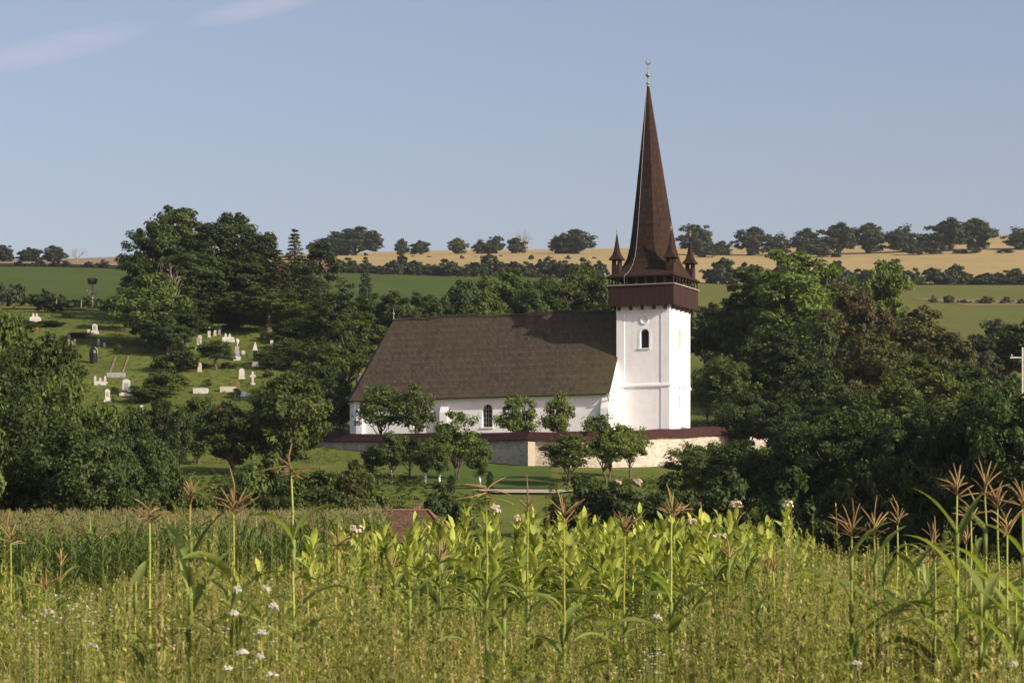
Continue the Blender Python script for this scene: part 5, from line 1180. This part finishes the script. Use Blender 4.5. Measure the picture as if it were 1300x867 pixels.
for k in range(26):
    d = unit(np.array([r2.normal(), r2.normal(), abs(r2.normal())+.3])); b0 = d*.05; tip = d*(.10+.05*r2.random())
    fl.tube([b0, tip*.8, tip], [.006, .008, .016], 5, r2.random())
    for j in range(5):
        a_ = 6.28*j/5; e1 = unit(np.cross(d, [.2, .9, .3])); e2 = np.cross(d, e1); q = e1*math.cos(a_)+e2*math.sin(a_); q2 = e1*math.cos(a_+1.1)+e2*math.sin(a_+1.1)
        fl.add([tip, tip+q*.024+d*.006, tip+(q+q2)*.018+d*.004, tip+q2*.024+d*.006], [(0, 1, 2, 3)], r2.random())
FLM = fl.mesh('flower_head', 'petal_pink', False)
r_ = np.random.default_rng(31); tsp = []
for i in range(25):
    Y = 32.5+i*.84
    for x in np.arange(-5.5, 6.5, .52):
        x2 = x+r_.normal()*.07; y2 = Y+r_.normal()*.09; u = CU+FPX*x2/y2
        lo = 395-30*math.sin(Y*1.3) if Y < 44 else 430; hi = 1015+24*math.sin(Y*1.7)
        if not (lo < u < hi): continue
        if Y < 37 and r_.random() < .35+.3*(u < 620): continue
        tsp.append((x2, y2, u))
tsp = [tsp[int(q)] for q in np.linspace(0, len(tsp)-1, min(len(tsp), 296))]
print('tobacco', len(tsp), 'maize', len(near), len(farr))
flow = [(708, 46), (922, 48), (640, 50), (652, 49), (455, 48), (845, 49), (905, 47), (930, 49), (690, 51), (872, 50), (446, 50), (1000, 51)]
chosen = set()
for fu, fY in flow:
    best = min((k for k in range(len(tsp)) if k not in chosen), key=lambda k: abs(tsp[k][2]-fu)+abs(tsp[k][1]-fY)*4); chosen.add(best)
for k, (x, y, u) in enumerate(tsp):
    a_, b_ = TBM[k % 7]; s = .80+.36*r_.random(); fl_ = k in chosen; s *= 1.07 if fl_ else 1
    o = thing('tobacco_plant', 'flowering tobacco plant with pale pink blossom head above its leaves' if fl_ else 'broad leaved yellow green tobacco plant without flowers', 'tobacco plant', (x, y, g1(x, y)), r_.random()*6.28, (s, s, s), 'flowering tobacco plants' if fl_ else 'tobacco plants of the tobacco plot')
    part('leaves', a_, o); part('stem', b_, o)
    if fl_: f_ = part('flower_head', FLM, o); f_.scale = (.72, .72, .85); f_.location = (0, 0, (1.25+.10*((61+k % 7) % 3))*.985)
for k, (u, Y) in enumerate(((12, 27), (3, 30), (300, 31), (330, 33), (395, 32), (355, 35), (415, 36), (1020, 33), (1150, 34))):
    x = ux(u, Y); a_, b_ = TBM[k % 7]; o = thing('tobacco_plant', 'stray tobacco plant growing apart from the plot between maize stalks', 'tobacco plant', (x, Y, g1(x, Y)), k*1.3, (.95, .95, .95), 'stray tobacco plants'); part('leaves', a_, o); part('stem', b_, o)

# ------------------------------------------------------------------ weeds and grass of the field margin
r_ = np.random.default_rng(2024)
def patch(x, y):
    return .5+.5*np.sin(x*.9+1.3*np.sin(y*.5+.4))*np.cos(y*.8+.7*np.sin(x*1.7)+1)
def scatter(n, y0, y1, power=1.0):
    y = y0+(y1-y0)*r_.random(n)**power; hw = y*.188+1.0; return (r_.random(n)*2-1)*hw, y
def field_h(x, y):
    """height of the weeds: lower in front, tall patches further in, low again under the crops"""
    u = CU+FPX*x/y; base = np.interp(y, [14, 19, 24, 30, 36, 46, 80], [.80, .86, .90, .86, .60, .50, .6])
    lump = np.interp(u, [0, 60, 100, 150, 200, 250, 300, 350, 400, 450, 500, 560, 620, 700, 800, 880, 950, 1000, 1050, 1150, 1250, 1300], [.95, .85, .8, .95, 1.15, 1.25, 1.15, 1.05, 1.08, 1.05, .92, .85, .70, .62, .62, .72, .95, 1.05, 1.05, .95, .85, .85])
    return base*(1+.30*(patch(x, y)-.5)+.12*np.sin(u*.11+y*.8)+(lump-1)*np.clip((y-16)/6, .25, 1))
# grass blades
n = 62000; x, y = scatter(n, 15.5, 40, 1.25); z = gz(x, y); h = field_h(x, y)*(.55+.55*r_.random(n)); az = r_.random(n)*6.28; ln = h*(.12+.35*r_.random(n)); w = (.004+.005*r_.random(n))
ca, sa = np.cos(az), np.sin(az); pw = patch(x*1.7+3, y*1.3); tn = np.clip(.32+.35*pw+r_.normal(size=n)*.24, 0, 1); straw = r_.random(n) < .10+.16*(pw > .6)*(y < 24); tn[straw] = np.clip(.98+r_.normal(size=straw.sum())*.04, .9, 1.15)
lv = []
for f, b, k in ((0, 0, 1), (.45, .22, .9), (.8, .62, .6), (1.0, 1.0, .08)):
    cx, cy, cz = x+ca*ln*b, y+sa*ln*b, z+h*f*(1-.10*b)
    lv.append(np.stack([cx-sa*w*k, cy+ca*w*k, cz], 1)); lv.append(np.stack([cx+sa*w*k, cy-ca*w*k, cz], 1))
V = np.stack(lv, 1).reshape(-1, 3); base = (np.arange(n)*8)[:, None]
F = np.concatenate([base+np.array([0, 1, 3, 2]), base+np.array([2, 3, 5, 4]), base+np.array([4, 5, 7, 6])], 0)
tag(part('grass', mesh_np('grass', V, F, 'blade', False, np.repeat(tn, 8))), 'tall yellow green meadow grass along the front of the field', 'grass', kind='stuff')
# leafy herbs: stems with whorls of small leaves
def herbs(n, y0, y1, hmul, nl, lsz, power=1.15, up=.55, seedstraw=.12, aspect=.36, hfun=None):
    x, y = scatter(n, y0, y1, power); z = gz(x, y); h = (hfun or field_h)(x, y)*hmul*(.65+.5*r_.random(n)); lx, ly = r_.normal(size=n)*.07, r_.normal(size=n)*.07
    tp = np.clip(.22+.30*patch(x*2.3, y*1.9)+.22*patch(x*.6+5, y*.7)+r_.normal(size=n)*.22, 0, .92); dry = r_.random(n) < seedstraw; tp[dry] = np.clip(.97+r_.normal(size=dry.sum())*.05, .88, 1.15)
    f = np.clip(np.tile(np.linspace(.25, 1.0, nl), (n, 1))+r_.normal(size=(n, nl))*.03, .1, 1.02)
    px = x[:, None]+lx[:, None]*f*f; py = y[:, None]+ly[:, None]*f*f; pz = z[:, None]+h[:, None]*f
    a_ = r_.random((n, 1))*6.28+np.arange(nl)[None]*2.4+r_.normal(size=(n, nl))*.3
    size = lsz*(1.25-.75*f)*(.7+.6*r_.random((n, nl))); el = up+r_.normal(size=(n, nl))*.4
    d = np.stack([np.cos(a_)*np.cos(el), np.sin(a_)*np.cos(el), np.sin(el)], -1); sd = np.stack([-np.sin(a_), np.cos(a_), 0*a_], -1); nn = np.cross(d, sd)
    p = np.stack([px, py, pz], -1); S = size[..., None]
    q = np.stack([p, p+d*S*.5+sd*S*aspect*.5+nn*S*.06, p+d*S-nn*S*.12, p+d*S*.5-sd*S*aspect*.5+nn*S*.06], 2).reshape(-1, 3)
    tl = np.clip(tp[:, None]+r_.normal(size=(n, nl))*.10, 0, 1.15)
    # stems as thin crossed strips
    ws = .0035; zs = z-.02; top = np.stack([x+lx, y+ly, z+h], 1); bot = np.stack([x, y, zs], 1)
    s = []
    for ex in (np.array([ws, 0, 0]), np.array([0, ws, 0])): s.append(np.stack([bot-ex, bot+ex, top+ex*.5, top-ex*.5], 1))
    s = np.stack(s, 1).reshape(-1, 3)
    return np.concatenate([q, s]), np.concatenate([np.repeat(tl.ravel(), 4), np.repeat(np.clip(tp+.1, 0, 1), 8)])
VV, TT = [], []
for a_ in (dict(n=7500, y0=15.5, y1=36, hmul=.92, nl=26, lsz=.085), dict(n=3800, y0=16, y1=38, hmul=1.08, nl=34, lsz=.055, up=.9, aspect=.28), dict(n=2600, y0=22, y1=46, hmul=1.2, nl=24, lsz=.12, aspect=.42), dict(n=900, y0=18, y1=26, hmul=1.0, nl=16, lsz=.17, aspect=.45, up=.4), dict(n=2000, y0=19, y1=33, hmul=1.5, nl=54, lsz=.085, up=.95, aspect=.32, seedstraw=.06), dict(n=260, y0=18, y1=30, hmul=1.55, nl=60, lsz=.05, up=1.1, aspect=.4, seedstraw=1.0), dict(n=5200, y0=40, y1=72, hmul=1.2, nl=22, lsz=.13, power=1.0, aspect=.4)):
    v, t = herbs(**a_); VV.append(v); TT.append(t)
V = np.concatenate(VV); tag(part('weeds', mesh_np('weeds', V, np.arange(len(V)).reshape(-1, 4), 'weed', False, np.concatenate(TT))), 'mixed leafy weeds and herbs in front of the crops', 'weeds', kind='stuff')
# rough growth on the ground between the crops and the trees
x, y = scatter(9000, 120, 268, 1.0); u = CU+FPX*x/y; k = (u < 620) | (u > 690); k &= ~((y > 248) & (u > 540) & (u < 700)); x, y = x[k], y[k]; n = len(x)
brush = ((CU+FPX*x/y) < 500)*(y > 205)*(.5+.5*np.sin(x*.8)*np.cos(y*.5)); C = np.stack([x, y, gz(x, y)+.12+.5*brush], 1); V, F, T = crown_from_clumps(C, .25+.4*r_.random(n)+.55*brush, np.array([0, 200, -20]), r_, 12, .42, .3, .8)
tag(part('undergrowth', mesh_np('undergrowth', V, F, 'leaf_mid', False, T)), 'rough tall grass and herbs on the slope below the churchyard', 'undergrowth', kind='stuff')
x, y = scatter(16000, 284, 440, 1.0); u = CU+FPX*x/y; k = (u < 445) | (u > 880); x, y = x[k], y[k]; n = len(x)
C = np.stack([x, y, gz(x, y)+.06], 1); V, F, T = crown_from_clumps(C, .2+.4*r_.random(n), np.array([0, 350, -60]), r_, 7, .30, .22, .5)
tag(part('hill_grass', mesh_np('hill_grass', V, F, 'leaf_bright', False, T)), 'tufts of unmown grass over the cemetery hill', 'grass', kind='stuff')
# wild carrot umbels and little white flowers
um = MB(); r2 = np.random.default_rng(8); stemm = MB(); stemm.tube([(0, 0, 0), (.02, .01, .5), (0, 0, 1.0)], [.005, .004, .003], 5, .5)
for k in range(20):
    a_ = k*2.4; q = .055*math.sqrt(k/20); c = np.array([math.cos(a_)*q, math.sin(a_)*q, 1.0+.020*(1-(q/.055)**2)+r2.normal()*.005]); stemm.tube([(0, 0, .97), c-np.array([0, 0, .008])], .0012, 3, .5, False)
    for j in range(7):
        b_ = j*.9; cc = c+np.array([math.cos(b_)*.011, math.sin(b_)*.011, r2.normal()*.003]) if j else c
        um.lathe([(.003, -.003), (.0058, 0), (.003, .004)], 6, cc, r2.random())
UMM, UST = um.mesh('flower_head', 'petal', False), stemm.mesh('stem', 'stalk', True)
for k, (u, row, Y) in enumerate(((302, 740, 20), (336, 739, 20.5), (347, 762, 20), (297, 771, 19), (332, 796, 19), (308, 821, 18.5), (330, 826, 18.2), (834, 777, 21), (1087, 836, 19), (289, 842, 18), (345, 850, 18), (62, 770, 21), (1287, 836, 19), (118, 813, 19.5))):
    x = ux(u, Y); z = g1(x, Y); H = rowz(row, Y)-z; q = .66 if k % 3 else .5
    o = thing('wild_carrot', 'wild carrot with a flat white umbel rising from the weeds', 'wild flower', (x, Y, z), k*1.1, (q, q, H/1.04), 'wild carrots in the weeds'); part('stem', UST, o)
    f_ = part('flower_head', UMM, o)
da = MB()
for k in range(12):
    a_ = 6.28*k/12; da.add([(0, 0, 1), (math.cos(a_-.2)*.018, math.sin(a_-.2)*.018, 1.004), (math.cos(a_)*.023, math.sin(a_)*.023, 1.003), (math.cos(a_+.2)*.018, math.sin(a_+.2)*.018, 1.004)], [(0, 1, 2, 3)], r2.random())
da.lathe([(.006, .999), (.007, 1.004), (.003, 1.007)], 7); DAM = da.mesh('flower_head', 'petal', False); ds = MB(); ds.tube([(0, 0, 0), (.01, 0, .5), (0, 0, 1)], .0014, 4, .5, False); DSM = ds.mesh('stem', 'weed', False)
for k in range(150):
    cl = ((80, 770, 26), (120, 775, 20), (340, 815, 22), (310, 840, 30), (40, 800, 26), (830, 845, 30), (1280, 850, 20), (260, 800, 40), (100, 830, 60), (840, 835, 14))[k % 10]
    u = cl[0]+r2.normal()*cl[2]*.6; row = cl[1]+r2.normal()*11; Y = 18.3+3*r2.random(); x = ux(u, Y); z = g1(x, Y); H = rowz(row, Y)-z
    if H < .35: continue
    o = thing('daisy', 'small white daisy-like flower among the weeds', 'wild flower', (x, Y, z), r2.random()*6, (1, 1, H), 'small white flowers in the weeds'); part('stem', DSM, o)
    f_ = part('flower_head', DAM, o); f_.rotation_euler = (0, 0, 0)
# ------------------------------------------------------------------ air
hzm = bpy.data.materials.new('haze_air'); hzm.use_nodes = True; t_ = hzm.node_tree; t_.nodes.clear()
ou = t_.nodes.new('ShaderNodeOutputMaterial'); pv = t_.nodes.new('ShaderNodeVolumePrincipled'); pv.inputs['Color'].default_value = (.80, .88, 1, 1); pv.inputs['Density'].default_value = 0.00005; pv.inputs['Anisotropy'].default_value = 0.2
t_.links.new(pv.outputs[0], ou.inputs['Volume']); MAT['haze_air'] = hzm
b = MB(); b.box(-1700, 1700, -120, 4100, -30, 260); h_ = b.build('haze', 'haze_air'); h_['kind'] = 'stuff'; tag(h_, 'thin blue summer haze in the air over the valley', 'haze', kind='stuff')
